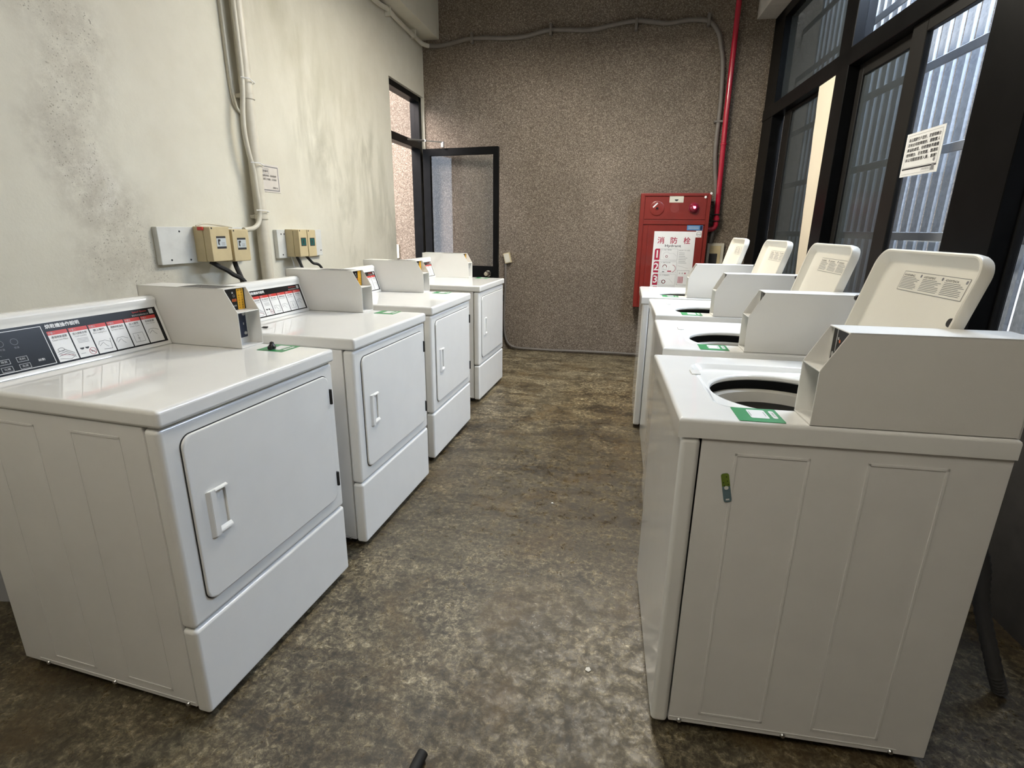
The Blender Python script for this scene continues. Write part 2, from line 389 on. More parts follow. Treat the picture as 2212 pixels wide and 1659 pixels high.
def glyphs(s):
    if s in TXT: return TXT[s]
    cu = bpy.data.curves.new('t', 'FONT'); cu.body = s; cu.size = 1; cu.resolution_u = 2; cu.align_x = 'LEFT'
    o = bpy.data.objects.new('t', cu); COL.objects.link(o)
    bpy.context.view_layer.update()
    dg = bpy.context.evaluated_depsgraph_get(); me = o.evaluated_get(dg).to_mesh()
    vs = [tuple(v.co) for v in me.vertices]; fs = [tuple(p.vertices) for p in me.polygons]
    o.evaluated_get(dg).to_mesh_clear(); COL.objects.unlink(o); bpy.data.objects.remove(o); bpy.data.curves.remove(cu)
    if not vs: TXT[s] = ([], [], (0, 0, 1, 1)); return TXT[s]
    bb = (min(v[0] for v in vs), min(v[1] for v in vs), max(v[0] for v in vs), max(v[1] for v in vs))
    TXT[s] = (vs, fs, bb); return TXT[s]
def text(mb, s, Fm, x, y, h, w=None, lift=.0004, mi=0, align='l', fat=0):
    """write s with its lower-left corner at (x, y) of the plane Fm, glyph height h (and width w)"""
    vs, fs, bb = glyphs(s)
    if not vs: return
    k = h/(bb[3]-bb[1]); kx = k if w is None else w/(bb[2]-bb[0]); tw = kx*(bb[2]-bb[0])
    x0 = x-(tw/2 if align == 'c' else tw if align == 'r' else 0)
    offs = [(0, 0)] if not fat else [(0, 0), (fat, 0), (0, fat), (fat, fat)]
    for j, (ox, oy) in enumerate(offs):
        nv = [mb.bm.verts.new(Fm @ Vector((x0+(a-bb[0])*kx+ox, y+(b-bb[1])*k+oy, lift+j*.00002))) for a, b, c in vs]
        for f in fs:
            try: mb.bm.faces.new([nv[i] for i in f]).material_index = mi
            except ValueError: pass
def rect(mb, Fm, x0, y0, x1, y1, lift=.0002, mi=0):
    mb.face([Fm @ Vector(p) for p in ((x0, y0, lift), (x1, y0, lift), (x1, y1, lift), (x0, y1, lift))], mi)
def poly(mb, Fm, P, lift=.0002, mi=0): mb.face([Fm @ Vector((a, b, lift)) for a, b in P], mi)
def stroke(mb, Fm, P, w, lift=.0004, mi=0, closed=False):
    P = [Vector(p) for p in P]
    if closed: P = P+[P[0]]
    for a, b in zip(P, P[1:]):
        d = (b-a)
        if d.length < 1e-9: continue
        d.normalize(); n = Vector((-d.y, d.x))*w/2; e = d*w/2
        mb.face([Fm @ Vector((q.x, q.y, lift)) for q in (a-n-e, b-n+e, b+n+e, a+n-e)], mi)
def arc(cx, cy, r, a0=0, a1=360, n=20, ry=None):
    ry = ry or r
    return [(cx+r*math.cos(math.radians(a0+(a1-a0)*k/n)), cy+ry*math.sin(math.radians(a0+(a1-a0)*k/n))) for k in range(n+1)]
def sheetbox(mb, Fm, x0, y0, x1, y1, th, r=0, mi=0):
    """thin plate lying on plane Fm"""
    P = rrect(x1-x0, y1-y0, r, 5, (x0+x1)/2, (y0+y1)/2) if r else [(x0, y0), (x1, y0), (x1, y1), (x0, y1)]
    t = bmesh.new(); A = [t.verts.new(Fm @ Vector((a, b, 0))) for a, b in P]; B = [t.verts.new(Fm @ Vector((a, b, th))) for a, b in P]
    t.faces.new(A); t.faces.new(B)
    for i in range(len(P)): t.faces.new((A[i], A[(i+1) % len(P)], B[(i+1) % len(P)], B[i]))
    mb.merge(t, mi)
def catmull(P, n=8):
    P = [Vector(p) for p in P]; out = []
    Q = [P[0]*2-P[1]]+P+[P[-1]*2-P[-2]]
    for i in range(1, len(Q)-2):
        a, b, c, d = Q[i-1:i+3]
        for k in range(n):
            t = k/n
            out.append(.5*((2*b)+(c-a)*t+(2*a-5*b+4*c-d)*t*t+(3*b-a-3*c+d)*t**3))
    out.append(P[-1]); return out
def thing(name, label, cat, loc=(0, 0, 0), rz=0, group=None):
    o = bpy.data.objects.new(name, None); o.empty_display_size = .1; COL.objects.link(o)
    o.location = loc; o.rotation_euler = (0, 0, rz); o['label'] = label; o['category'] = cat
    if group: o['group'] = group
    return o
def tag(o, label, cat, group=None):
    o['label'] = label; o['category'] = cat
    if group: o['group'] = group
    return o
def struct(o, label=None):
    o['kind'] = 'structure'
    if label: o['label'] = label
    return o
def sempty(name, label):
    o = bpy.data.objects.new(name, None); COL.objects.link(o); o['kind'] = 'structure'; o['label'] = label; return o
def dup(src, loc, rz, label, name=None):
    r = src.copy(); COL.objects.link(r); r.location = loc; r.rotation_euler = (0, 0, rz); r['label'] = label
    for ch in list(src.children):
        c = ch.copy(); COL.objects.link(c); c.parent = r
        for g in ch.children:
            d = g.copy(); COL.objects.link(d); d.parent = c
    return r

# ------------------------------------------------------------------ room shell
XL, YB, YF, ZC = -2.17, 5.74, -1.5, 3.62
DY0, DY1, DH, DT = 4.88, 5.66, 2.60, 2.12       # left door opening
struct(MB().box((-4.6, YF-.3, -.12), (2.9, YB+.2, 0)).build('floor', M['floor'], smooth=0), 'timeworn mottled concrete floor')
struct(MB().box((XL-.15, YF-.15, ZC), (1.9, YB, ZC+.12)).build('ceiling', M['ceiling'], smooth=0), 'plain painted concrete ceiling')
mb = MB()
mb.box((XL-.15, YF, 0), (XL, DY0, ZC)); mb.box((XL-.15, DY0, DH), (XL, YB, ZC)); mb.box((XL-.15, DY1+.06, 0), (XL, YB, DH))
struct(mb.build('wall_left', M['plaster'], smooth=0), 'cream plaster wall with damp stains')
struct(MB().box((-4.6, YB, 0), (2.9, YB+.15, ZC+.1)).build('wall_back', M['pebble'], smooth=0), 'brown pebbledash wall at the far end')
mb = MB()      # front wall with shop opening
mb.box((XL, YF-.15, 0), (-2.0, YF, ZC)); mb.box((.2, YF-.15, 0), (1.9, YF, ZC)); mb.box((-2.0, YF-.15, .0), (.2, YF, ZC))
struct(mb.build('wall_front', M['concrete'], smooth=0))
# right wall follows a line that opens slightly towards the camera: local s from the far corner, n outward
th = math.atan(.052)
WR = Matrix.Translation((1.17, YB, 0)) @ Matrix.Rotation(-pi/2+th, 4, 'Z')     # local +x = s towards camera, local +y = outward
def inner(o): o.matrix_world = WR; return o
mb = MB(); mb.box((0, 0, 0), (7.3, .12, .80))
mb.box((4.70, 0, .8), (7.3, .12, ZC)); mb.box((0, 0, 3.12), (4.70, .12, ZC))
w = struct(mb.build('wall_right', plain('wall_with_shade', (.055, .050, .045), .8, var=.3), smooth=0), 'concrete wall under the windows, darkened for shade'); inner(w)  # base colour darkened to carry the shade behind the nearest washer
struct(MB().box((XL, YF, 3.12), (XL+.18, YB, ZC), .004).build('trim_1', M['plaster'], smooth=0), 'boxed beam along the left wall')
o = struct(MB().box((0, -.19, 3.12), (7.3, 0, ZC), .004).build('trim_2', M['ceiling'], smooth=0), 'boxed beam above the windows'); inner(o)

# ---- window wall
TR0, TR1 = 2.285, 2.385
win = sempty('window_1', 'black aluminium window wall with transom lights and sliding sashes'); win.matrix_world = WR
def wp(name, boxes, mat, label=None):
    mb = MB()
    for a, b in boxes: mb.box(a, b, .003, 1)
    return mb.build(name, mat, win, label=label)
wp('frame', [((0, -.03, .80), (.30, .07, 3.12)), ((0, -.03, .80), (4.7, .07, .86)), ((0, -.03, 3.04), (4.7, .07, 3.12)), ((0, -.035, TR0), (4.7, .07, TR1)),
    ((1.62, -.035, .80), (1.80, .07, 3.12)), ((3.10, -.035, .80), (3.40, .07, 3.12)), ((4.55, -.03, .80), (4.70, .07, 3.12))], M['alu'])
def sash(s0, s1, z0, z1, n, wl=.06, wr=.06, gl='glass', top=.06, lab=None):
    f = wp('sash', [((s0, n, z0), (s0+wl, n+.03, z1)), ((s1-wr, n, z0), (s1, n+.03, z1)), ((s0+wl, n, z1-top), (s1-wr, n+.03, z1)), ((s0+wl, n, z0), (s1-wr, n+.03, z0+.08))], M['alub'])
    g = MB().box((s0+wl, n+.012, z0+.08), (s1-wr, n+.018, z1-top)).build('pane', M[gl], f, smooth=0)
    return f
def pane(s0, s1, z0, z1, n, gl): return MB().box((s0, n, z0), (s1, n+.006, z1)).build('pane', M[gl], win, smooth=0)
pane(.30, 1.62, TR1, 3.04, .02, 'glasshaze'); pane(1.80, 3.10, TR1, 3.04, .02, 'glass'); pane(3.40, 4.55, TR1, 3.04, .02, 'glass')
sash(.44, 1.44, .86, TR0, .03, .17, .02, 'glasshaze', .02)
sash(1.80, 2.50, .86, TR0, .03, .06, .10, 'glasshaze', .07)
sash(2.44, 3.12, .86, TR0, -.005, .13, .04, 'glass', .06)
sash(3.38, 4.56, .86, TR0, .03, .03, .08, 'glass', .06)
# wooden board filling the gap of the far sash
mb = MB()
P = [(1.47, .88), (1.655, .88), (1.655, TR0-.01), (1.345, TR0-.01)]
side = []
for k in range(15):
    t = k/14; side.append((1.345+(1.47-1.345)*t+R.uniform(-.004, .006), TR0-.01+(.88-TR0+.01)*t))
mb.prism([(1.655, .88), (1.655, TR0-.005)]+side, lambda p, t: Vector((p[0], t, p[1])), -.030, -.018)
bo = mb.build('filler_board', M['ply'], smooth=0); inner(bo)
tag(bo, 'tall beige board closing the gap in the far window', 'board')
# security bars outside the glass
bars = thing('window_guard', 'grey flat iron bars running level outside the right windows', 'window bars'); bars.matrix_world = WR
for z in (1.30, 1.72, 2.16, 2.62, 3.0): MB().box((0.02, .20, z-.022), (5.2, .212, z+.022), .002, 1).build('bar', M['duct'], bars)
# galvanised cladding beyond the bars, slots added between strips so sky stands in for rib highlights
clad = thing('metal_cladding', 'galvanised ribbed metal sheeting standing outside the right windows', 'metal sheeting'); clad.matrix_world = WR
pitch = .105; b_ = pitch-.011
prof = [(0, 0), (b_-.026, 0), (b_-.020, -.011), (b_-.010, -.011), (b_-.004, 0), (b_, 0), (b_, .001), (b_-.003, .001), (b_-.009, -.009), (b_-.021, -.009), (b_-.027, .001), (0, .001)]
mb = MB(); mb.prism(prof, lambda p, t: Vector((p[0], p[1], t)), .0, 3.5)
strip = mb.build('strip', M['galv'], clad, smooth=0); strip.location = (.03, .33, 0)
for k in range(1, 44):
    c = strip.copy(); COL.objects.link(c); c.parent = clad; c.location = (.03+k*pitch, .33, 0)

# ---- left door
door = sempty('door_1', 'black framed glass door standing open at the far left')
mb = MB(); fx0, fx1 = XL-.13, XL-.03
mb.box((fx0, DY0, DH-.05), (fx1, DY1+.06, DH), .003, 1); mb.box((fx0, DY1, 0), (fx1, DY1+.06, DH), .003, 1)
mb.box((fx0, DY0, DT-.02), (fx1, DY1, DT+.05), .003, 1)
mb.box((XL-.15, DY0-.02, 0), (fx0+.01, DY0+.0, DH), .003, 1)
mb.build('door_frame', M['alu'], door)
MB().box((XL-.085, DY0, DT+.05), (XL-.079, DY1, DH-.05)).build('transom_pane', M['glass'], door, smooth=0)
LW = .845
LM = Matrix.Translation((XL+.005, 5.63, 0)) @ Matrix.Rotation(math.radians(-7.5), 4, 'Z')
mb = MB()
mb.box((0, 0, .02), (.085, .04, DT-.02), .003, 1); mb.box((LW-.055, 0, .02), (LW, .04, DT-.02), .003, 1)
mb.box((.08, 0, DT-.09), (LW-.05, .04, DT-.02), .003, 1); mb.box((.08, 0, .78), (LW-.05, .04, .93), .003, 1); mb.box((.08, 0, .02), (LW-.05, .04, .2), .003, 1)
mb.box((.08, .012, .2), (LW-.05, .028, .78))
leaf = mb.build('door_leaf', M['alu'], door); leaf.matrix_local = LM
MB().box((.085, .017, .93), (LW-.055, .023, DT-.09)).build('pane', M['glass'], leaf, smooth=0)
mb = MB()
mb.lathe([(0, .075), (.02, .075), (.029, .062), (.029, .048), (.013, .036), (.013, .012), (.033, .010), (.033, 0), (0, 0)], (LW-.105, 0, .855), '-y', 24)
mb.build('knob', M['chrome'], leaf, recalc=True)
mb = MB(); mb.tube([(XL-.06, 5.30, 2.15), (XL+.10, 5.47, 2.155)], .009, 8); mb.tube([(XL+.10, 5.47, 2.155), (XL+.25, 5.55, 2.15)], .006, 8)
mb.box((XL+.235, 5.545, 2.10), (XL+.265, 5.58, 2.158), .003, 1); mb.lathe([(0, 0), (.013, 0), (.013, .02), (0, .02)], (XL+.10, 5.47, 2.145), 'z', 12)
mb.build('closer_arm', M['steel'], door, recalc=True)

# ------------------------------------------------------------------ appliances
def make_machine(kind):
    sg = -1 if kind == 'dryer' else 1
    WD, DP = (.69, .70) if kind == 'dryer' else (.65, .68)
    V = lambda d, u, z: Vector((sg*d, u, z))
    def BX(mb, a, b, bev=0, seg=2, mi=0): return mb.box(V(*a), V(*b), bev, seg, mi)
    T = thing('clothes_dryer' if sg < 0 else 'washing_machine', '', 'dryer' if sg < 0 else 'washing machine')
    # cabinet with embossed side panels
    mb = MB()
    if sg < 0: BX(mb, (.047, .004, .03), (DP, WD-.004, .861), .004)
    else:
        BX(mb, (.047, .004, .03), (DP, .010, .861), .0025, 2); BX(mb, (.047, WD-.010, .03), (DP, WD-.004, .861), .0025, 2)
        BX(mb, (DP-.006, .009, .03), (DP, WD-.009, .861)); BX(mb, (.047, .009, .03), (DP-.005, WD-.009, .036))
    def ridge(u, side, P, w=.007):
        for (d0, z0), (d1, z1) in zip(P, P[1:]):
            h = .0016; uu = (u-h if side < 0 else u, u if side < 0 else u+h)
            mb.box(V(min(d0, d1)-w/2, uu[0], min(z0, z1)-w/2), V(max(d0, d1)+w/2, uu[1], max(z0, z1)+w/2), 0.001, 2)
    for u, side in ((.004, -1), (WD-.004, 1)):
        for d0 in (.125, .405):
            ridge(u, side, [(d0, .07), (d0, .825), (d0+.155, .825), (d0+.155, .07), (d0, .07)])
        ridge(u, side, [(.05, .045), (DP-.07, .045)], .004)
    body = mb.build('cabinet', M['side'], T)
    mb = MB()
    for d in (.075, .34, .60):
        mb.lathe([(0, .004), (.005, .004), (.007, 0)], V(d, .003, .036), '-y', 12)
    build_each(mb, 'screw', M['steel'], body, recalc=True)
    mb = MB()
    for d in (.07, DP-.07):
        for u in (.06, WD-.06): mb.lathe([(0, 0), (.022, 0), (.022, .01), (.012, .014), (.012, .020), (0, .020)], V(d, u, 0), 'z', 16)
    build_each(mb, 'foot', M['rubber'], T, recalc=True)
    mb = MB(); mb.box(V(.05, .02, .018), V(DP-.02, WD-.02, .032)); mb.build('base', M['rubber'], T, label='black base tray')
    ZS, ZT = (.861, .907)
    if sg < 0:
        mb = MB(); BX(mb, (-.002, 0, .300), (.045, WD, .859), .014, 4); fp = mb.build('front_panel', M['enamel'], T)
        mb = MB(); BX(mb, (-.002, 0, .022), (.045, WD, .296), .012, 4); mb.build('kick_panel', M['enamel'], T)
        # door: rounded slab in a dark reveal
        u0, u1, z0, z1 = .052, .650, .352, .822
        cu, cz = (u0+u1)/2, (z0+z1)/2
        fn = lambda p, t: V(t, p[0], p[1])
        mb = MB(); mb.prism(rrect(u1-u0+.0055, z1-z0+.0055, .0325, 8, cu, cz), fn, .0, -.0035); mb.build('door_reveal', M['gap'], T)
        # door with a rounded front edge, pierced by the handle pocket
        mb = MB(); t = bmesh.new()
        n = 9
        hu0, hu1, hz0, hz1 = .116, .156, .533, .645
        rings = []
        for off, dd in ((0, .0), (0, -.006), (.0010, -.0085), (.004, -.010)):
            rings.append([t.verts.new(V(dd, p[0], p[1])) for p in rrect(u1-u0-2*off, z1-z0-2*off, .030-off, 8, cu, cz)])
        for a, b in zip(rings, rings[1:]):
            k = len(a)
            for i in range(k): t.faces.new((a[i], a[(i+1) % k], b[(i+1) % k], b[i]))
        hole = [[t.verts.new(V(dd, p[0], p[1])) for p in rrect(hu1-hu0, hz1-hz0, .008, 4, (hu0+hu1)/2, (hz0+hz1)/2)] for dd in (-.010, -.0045)]
        k = len(hole[0])
        for i in range(k): t.faces.new((hole[0][i], hole[0][(i+1) % k], hole[1][(i+1) % k], hole[1][i]))
        t.faces.new(hole[1])
        t.edges.index_update()
        ed = [t.edges.get((rg[i], rg[(i+1) % len(rg)])) for rg in (rings[-1], hole[0]) for i in range(len(rg))]
        bmesh.ops.triangle_fill(t, edges=ed, use_beauty=True)
        mb.merge(t); dr = mb.build('door', M['enamel'], T)
        # handle: shallow bezel around a scooped pocket open to the right
        ha, hb, hc, hd = .090, .160, .522, .655
        mb = MB(); D0, D1 = -.0095, -.0175
        mb.prism([(ha, D0), (ha+.010, D1), (ha+.028, D1), (ha+.028, D0)], lambda p, t: V(p[1], p[0], t), hc, hd, .0012)
        mb.prism([(hd-.009, D0), (hd-.009, D1), (hd-.004, D1), (hd, D0)], lambda p, t: V(p[1], t, p[0]), ha+.02, hb, .0012)
        mb.prism([(hc, D0), (hc+.004, D1), (hc+.010, D1), (hc+.020, D0)], lambda p, t: V(p[1], t, p[0]), ha+.02, hb, .0012)
        mb.build('handle', M['enamel'], dr)
        mb = MB()
        BX(mb, (-.016, u1-.001, .715), (-.004, u1+.007, .770), .0015, 1); mb.build('hinge', M['black'], dr)
        mb = MB()
        BX(mb, (-.016, u1-.001, .400), (-.004, u1+.007, .455), .0015, 1); mb.build('hinge', M['black'], dr)
        mb = MB(); BX(mb, (-.012, -.002, ZS), (DP, WD+.002, ZT), .011, 4); mb.build('top_panel', M['enamel'], T)
    else:
        mb = MB(); BX(mb, (.0, 0, .022), (.045, WD, .859), .013, 4); mb.build('front_panel', M['enamel'], T)
        # top with recessed basin and round opening
        cd, cu, ro = .30, .315, .180
        ang = sorted(set([2*pi*k/96 for k in range(96)]+[math.atan2(b-cu, a-cd) % (2*pi) for a in (-.008, DP) for b in (-.002, WD+.002)]))
        def ray(a0, a1, b0, b1, r, th):
            dx, dy = math.cos(th), math.sin(th); t = 1e9
            if dx > 1e-9: t = min(t, (a1-cd)/dx)
            if dx < -1e-9: t = min(t, (a0-cd)/dx)
            if dy > 1e-9: t = min(t, (b1-cu)/dy)
            if dy < -1e-9: t = min(t, (b0-cu)/dy)
            x, y = cd+dx*t, cu+dy*t
            if r:      # round the corners
                qx = min(max(x, a0+r), a1-r); qy = min(max(y, b0+r), b1-r)
                v = Vector((x-qx, y-qy))
                if v.length > r: v = v.normalized()*r; x, y = qx+v.x, qy+v.y
            return x, y
        levels = []
        oa = (-.008, DP, -.002, WD+.002)
        def outer(inset, z, r=0): levels.append([(*ray(oa[0]+inset, oa[1]-inset, oa[2]+inset, oa[3]-inset, r, a), z) for a in ang])
        outer(.03, ZS); outer(0, ZS); outer(0, ZT-.010); outer(.0012, ZT-.005); outer(.005, ZT-.0012); outer(.011, ZT)
        ba = (.092, .520, .105, .545)
        def basin(inset, z, r=.05): levels.append([(*ray(ba[0]+inset, ba[1]-inset, ba[2]+inset, ba[3]-inset, r, a), z) for a in ang])
        basin(-.006, ZT); basin(0, ZT-.001); basin(.012, ZT-.012); basin(.020, ZT-.016)
        for rr, z in ((ro+.012, ZT-.017), (ro+.006, ZT-.0175), (ro+.001, ZT-.021), (ro, ZT-.024), (ro, ZT-.030), (ro+.004, ZT-.034)):
            levels.append([(cd+rr*math.cos(a), cu+rr*math.sin(a), z) for a in ang])
        mb = MB(); t = bmesh.new(); RG = [[t.verts.new(V(*p)) for p in lv] for lv in levels]
        for a, b in zip(RG, RG[1:]):
            k = len(a)
            for i in range(k): t.faces.new((a[i], a[(i+1) % k], b[(i+1) % k], b[i]))
        mb.merge(t); top = mb.build('top_panel', M['enamel'], T, smooth=40)
        # lid-latch catch at the front of the basin
        mb = MB(); BX(mb, (.078, .395, ZT-.001), (.104, .445, ZT+.004), .003); mb.build('latch', M['enamel'], top)
        mb = MB()
        mb.lathe([(.196, -.014), (.182, -.012), (.174, -.018), (.172, -.050), (.196, -.056)], V(cd, cu, .856), 'z', 64)
        mb.build('tub_ring', M['ring'], T)
        mb = MB()
        mb.lathe([(.196, -.05), (.196, -.36), (.10, -.38), (0, -.37)], V(cd, cu, .858), 'z', 64)
        mb.lathe([(.03, -.37), (.028, -.12), (.02, -.10), (0, -.10)], V(cd, cu, .858), 'z', 24)
        mb.build('basket', M['tub'], T)
        mb = MB(); mb.lathe([(.245, -.36), (.245, -.0)], V(cd, cu, .857), 'z', 48); mb.build('outer_tub', M['gap'], T)
        # lid, standing open
        hd0, hz0, th_ = .522, .908, math.radians(15)
        A = Vector((sg*math.sin(th_), 0, math.cos(th_)))        # up the lid
        Nf = Vector((-sg*math.cos(th_), 0, math.sin(th_)))      # towards the aisle (inner side)
        U0, U1, LL = .112, .575, .375
        LF = lambda x, y, n: Vector((sg*hd0, 0, hz0))+Vector((0, x, 0))+A*y+Nf*n
        def lring(i, n, r): return [LF(p[0], p[1], n) for p in rrect(U1-U0-2*i, LL-2*i, max(r-i, .004), 8, (U0+U1)/2, LL/2)]
        lv = [lring(.012, -.014, .05), lring(.003, -.011, .05), lring(0, -.004, .05), lring(0, .012, .05), lring(.002, .0165, .05), lring(.005, .018, .05), lring(.009, .0165, .05), lring(.012, .012, .05), lring(.030, -.004, .045), lring(.036, -.0055, .045)]
        t = bmesh.new(); RG = [[t.verts.new(p) for p in q] for q in lv]
        t.faces.new(RG[0]); t.faces.new(RG[-1])
        for a, b in zip(RG, RG[1:]):
            k = len(a)
            for i in range(k): t.faces.new((a[i], a[(i+1) % k], b[(i+1) % k], b[i]))
        mb = MB(); mb.merge(t)
        lid = mb.build('lid', M['cream'], T)
        fr = frame(LF(0, 0, -.0055), (0, -sg, 0), A)   # seen from the aisle
        FX = lambda u: -sg*u                           # plane x of local u
        mb = MB(); x0, x1 = FX(.435), FX(.165); y0, y1 = .272, .322
        if x0 > x1: x0, x1 = x1, x0
        rect(mb, fr, x0, y0, x1, y1, .0006, 0); stroke(mb, fr, [(x0, y0), (x1, y0), (x1, y1), (x0, y1)], .0012, .0009, 1, True)
        cw = (x1-x0)/3
        heads = ('WARNING', 'AVERTISSEMENT', 'ADVERTENCIA')
        for k in range(3):
            bx = x0+cw*k+.004
            text(mb, heads[k], fr, bx, y1-.012, .0055, min(cw*.62, .05), .0010, 2)
            poly(mb, fr, rrect(.007, .008, .003, 3, bx+cw-.012, y1-.008), .0010, 1)
            for q in range(8):
                wl = cw-.010-(.02 if q in (0, 3) else R.uniform(0, .012))
                yy = y1-.016-q*.0040
                rect(mb, fr, bx, yy, bx+wl, yy+.0014, .0010, 1)
        mb.build('warning_label', [M['cream'], M['grayink'], M['ink']], lid, smooth=0)
        mb = MB(); mb.lathe([(.011, 0), (.010, .003), (0, .004)], LF(.158, .222, -.0055), Nf, 20); mb.build('button', M['black'], lid, recalc=True)
        mb = MB(); mb.lathe([(.009, 0), (.009, .012), (0, .013)], LF(.578, .222, .010), (0, 1, 0), 16)
        mb.build('bumper', M['black'], lid, recalc=True)
    # control console across the back
    C0, C1 = (.0, .586) if sg < 0 else (.108, WD)
    b0 = .572
    prof = [(b0, ZT), (b0+.004, .915), (.616, 1.040), (.617, 1.052), (.613, 1.060), (.616, 1.070), (.628, 1.077), (.66, 1.076), (DP, 1.05), (DP, ZT)]
    if sg > 0: prof = [(d-.0, z) for d, z in prof]
    mb = MB(); mb.prism(prof, lambda p, t: V(p[0], t, p[1]), C0, C1, .003)
    con = mb.build('console', M['enamel'], T, smooth=50)
    # console face graphics
    e = Vector((sg*(.616-(b0+.004)), 0, 1.040-.915)); sl = e.length
    org = V(b0+.004, C0 if sg < 0 else C1, .915); fr = frame(org, (0, 1 if sg < 0 else -1, 0), e)
    Lc = C1-C0
    mb = MB(); rect(mb, fr, .012, .006, Lc-.012, sl-.002, .0006, 7)
          # 0 white ink 1 card 2 red 3 ink 4 grey 5 crimson 6 pale
    if sg < 0:
        H0 = .011
        stroke(mb, fr, [(.02, .012), (.205, .012), (.205, sl-.010), (.02, sl-.010)], .0018, .0009, 0, True)
        text(mb, '烘乾機操作說明', fr, .216, sl-.020, .0125, .095, .0010, 0, fat=.0006)
        text(mb, 'Speed Queen', fr, Lc-.048, sl-.015, .0072, .052, .0010, 2, 'r'); text(mb, '皇后洗衣設備有限公司', fr, Lc-.045, sl-.0245, .0058, .060, .0010, 6, 'r')
        rect(mb, fr, Lc-.040, sl-.023, Lc-.024, sl-.007, .0010, 6)
        cards = [('步驟一', '清理棉絮濾網', 'Clean Lint Filter'), ('步驟二', '放入烘乾衣物', 'Load Laundry'), ('步驟三', '關上機門', 'Close Loading Door'), ('步驟四', '選擇烘乾溫度', 'Set Fabric Selector'), ('步驟五', '投入硬幣', 'Insert Coin'), ('步驟六', '按啟動鍵', 'Start Dryer')]
        cx0 = .214; cw = (Lc-.020-cx0)/6; ctop = sl-.028
        for k, (a, b, c) in enumerate(cards):
            x0 = cx0+k*cw; x1 = x0+cw-.004; y0 = .011
            rect(mb, fr, x0, y0, x1, ctop, .0009, 1); rect(mb, fr, x0, ctop-.0115, x1, ctop, .0011, 2)
            text(mb, a, fr, x0+.002, ctop-.0095, .0070, .019, .0013, 6)
            text(mb, b, fr, (x0+x1)/2, ctop-.0225, .0075, min(.042, .0085*len(b)), .0013, 3, 'c')
            text(mb, c, fr, (x0+x1)/2, ctop-.0300, .0050, .044 if len(c) > 14 else .034, .0013, 4, 'c')
            mx = (x0+x1)/2
            if k == 0:
                for dz in (0, .006, .012): stroke(mb, fr, [(x0+.006, .040-dz), (mx, .044-dz), (x1-.006, .030-dz)], .0016, .0012, 4)
                stroke(mb, fr, arc(mx-.010, .046, .009, 0, 360, 12, .005), .0014, .0012, 4); stroke(mb, fr, [(x0+.010, .032), (x1-.010, .024)], .0010, .0013, 5)
                stroke(mb, fr, [(x0+.005, .020), (mx+.006, .014), (x1-.006, .022)], .0012, .0012, 4)
            elif k == 1:
                for q in range(4): rect(mb, fr, x0+.012, ctop-.036-q*.004, x1-.010, ctop-.0350-q*.004, .0012, 4)
                for q in (-.009, .006): poly(mb, fr, arc(mx+q-.003, .040, .006, 180, 360, 8), .0012, 3)
                stroke(mb, fr, arc(x1-.012, .024, .010, 0, 360, 18), .0012, .0013, 5); stroke(mb, fr, [(x1-.018, .030), (x1-.006, .018)], .0012, .0013, 5)
                text(mb, '禁止', fr, x1-.018, .021, .006, .012, .0012, 3); rect(mb, fr, x0+.006, .022, x0+.020, .023, .0012, 4)
            elif k in (2, 3, 5):
                yq = .038 if k != 5 else .046
                stroke(mb, fr, [(x0+.007, yq), (x0+.013, yq+.010), (mx+.004, yq+.011), (x1-.008, yq+.004)], .0012, .0012, 4)
                stroke(mb, fr, [(mx-.004, yq+.006), (mx+.002, yq-.004), (mx+.008, yq-.010)], .0012, .0012, 4)
                stroke(mb, fr, [(x0+.010, yq-.004), (mx-.006, yq+.004)], .0012, .0012, 4)
                if k == 2: stroke(mb, fr, [(x1-.006, .052), (x1-.010, .020), (mx-.008, .022)], .0016, .0012, 4)
            else:
                stroke(mb, fr, [(x0+.010, .022), (x1-.010, .022), (x1-.010, .052), (x0+.010, .052)], .0010, .0012, 4, True)
                stroke(mb, fr, [(mx-.002, .046), (mx-.002, .040)], .0012, .0013, 3); stroke(mb, fr, arc(mx-.002, .034, .0024, 0, 360, 8), .001, .0013, 3); stroke(mb, fr, [(mx-.002, .030), (mx-.002, .024)], .0010, .0013, 4)
        # left half: selector outlines
        for q in range(3):
            stroke(mb, fr, arc(.060+q*.034, sl-.040, .0085, 0, 360, 18), .0010, .0010, 4); text(mb, ('高溫', '中溫', '低溫')[q], fr, .060+q*.034, sl-.059, .0055, .012, .0010, 4, 'c')
        stroke(mb, fr, arc(.080, sl-.078, .007, 40, 320, 12), .0010, .0010, 4)
        for (a, b, t_) in ((.072, .042, '棉質'), (.115, .042, '毛料'), (.072, .022, '化纖'), (.115, .022, '免燙')):
            stroke(mb, fr, [(a, b-.007), (a+.026, b-.007), (a+.026, b+.006), (a, b+.006)], .0011, .0010, 6, True); text(mb, t_, fr, a+.013, b-.003, .006, .015, .0010, 6, 'c')
        text(mb, '啟動', fr, .172, .026, .007, .017, .0010, 0, 'c')
        text(mb, 'S Q', fr, .030, sl-.034, .016, None, .0010, 0)
    else:
        stroke(mb, fr, [(.02, .012), (Lc-.02, .012), (Lc-.02, sl-.010), (.02, sl-.010)], .0018, .0009, 0, True)
        text(mb, '洗衣機操作說明', fr, .05, sl-.026, .0125, .095, .0010, 0)
        for q in range(5): rect(mb, fr, .05+q*.08, .02, .05+q*.08+.07, sl-.035, .0010, 1)
    mb.build('control_panel', [M['whiteink'], M['cardw'], M['red'], M['ink'], M['grayink'], M['crimson'], M['lightink'], M['panel']], con, smooth=0, label='black printed instruction panel')
    # coin slide box
    K0, K1 = (.588, .692) if sg < 0 else (.002, .104)
    kf = .277 if sg < 0 else .268
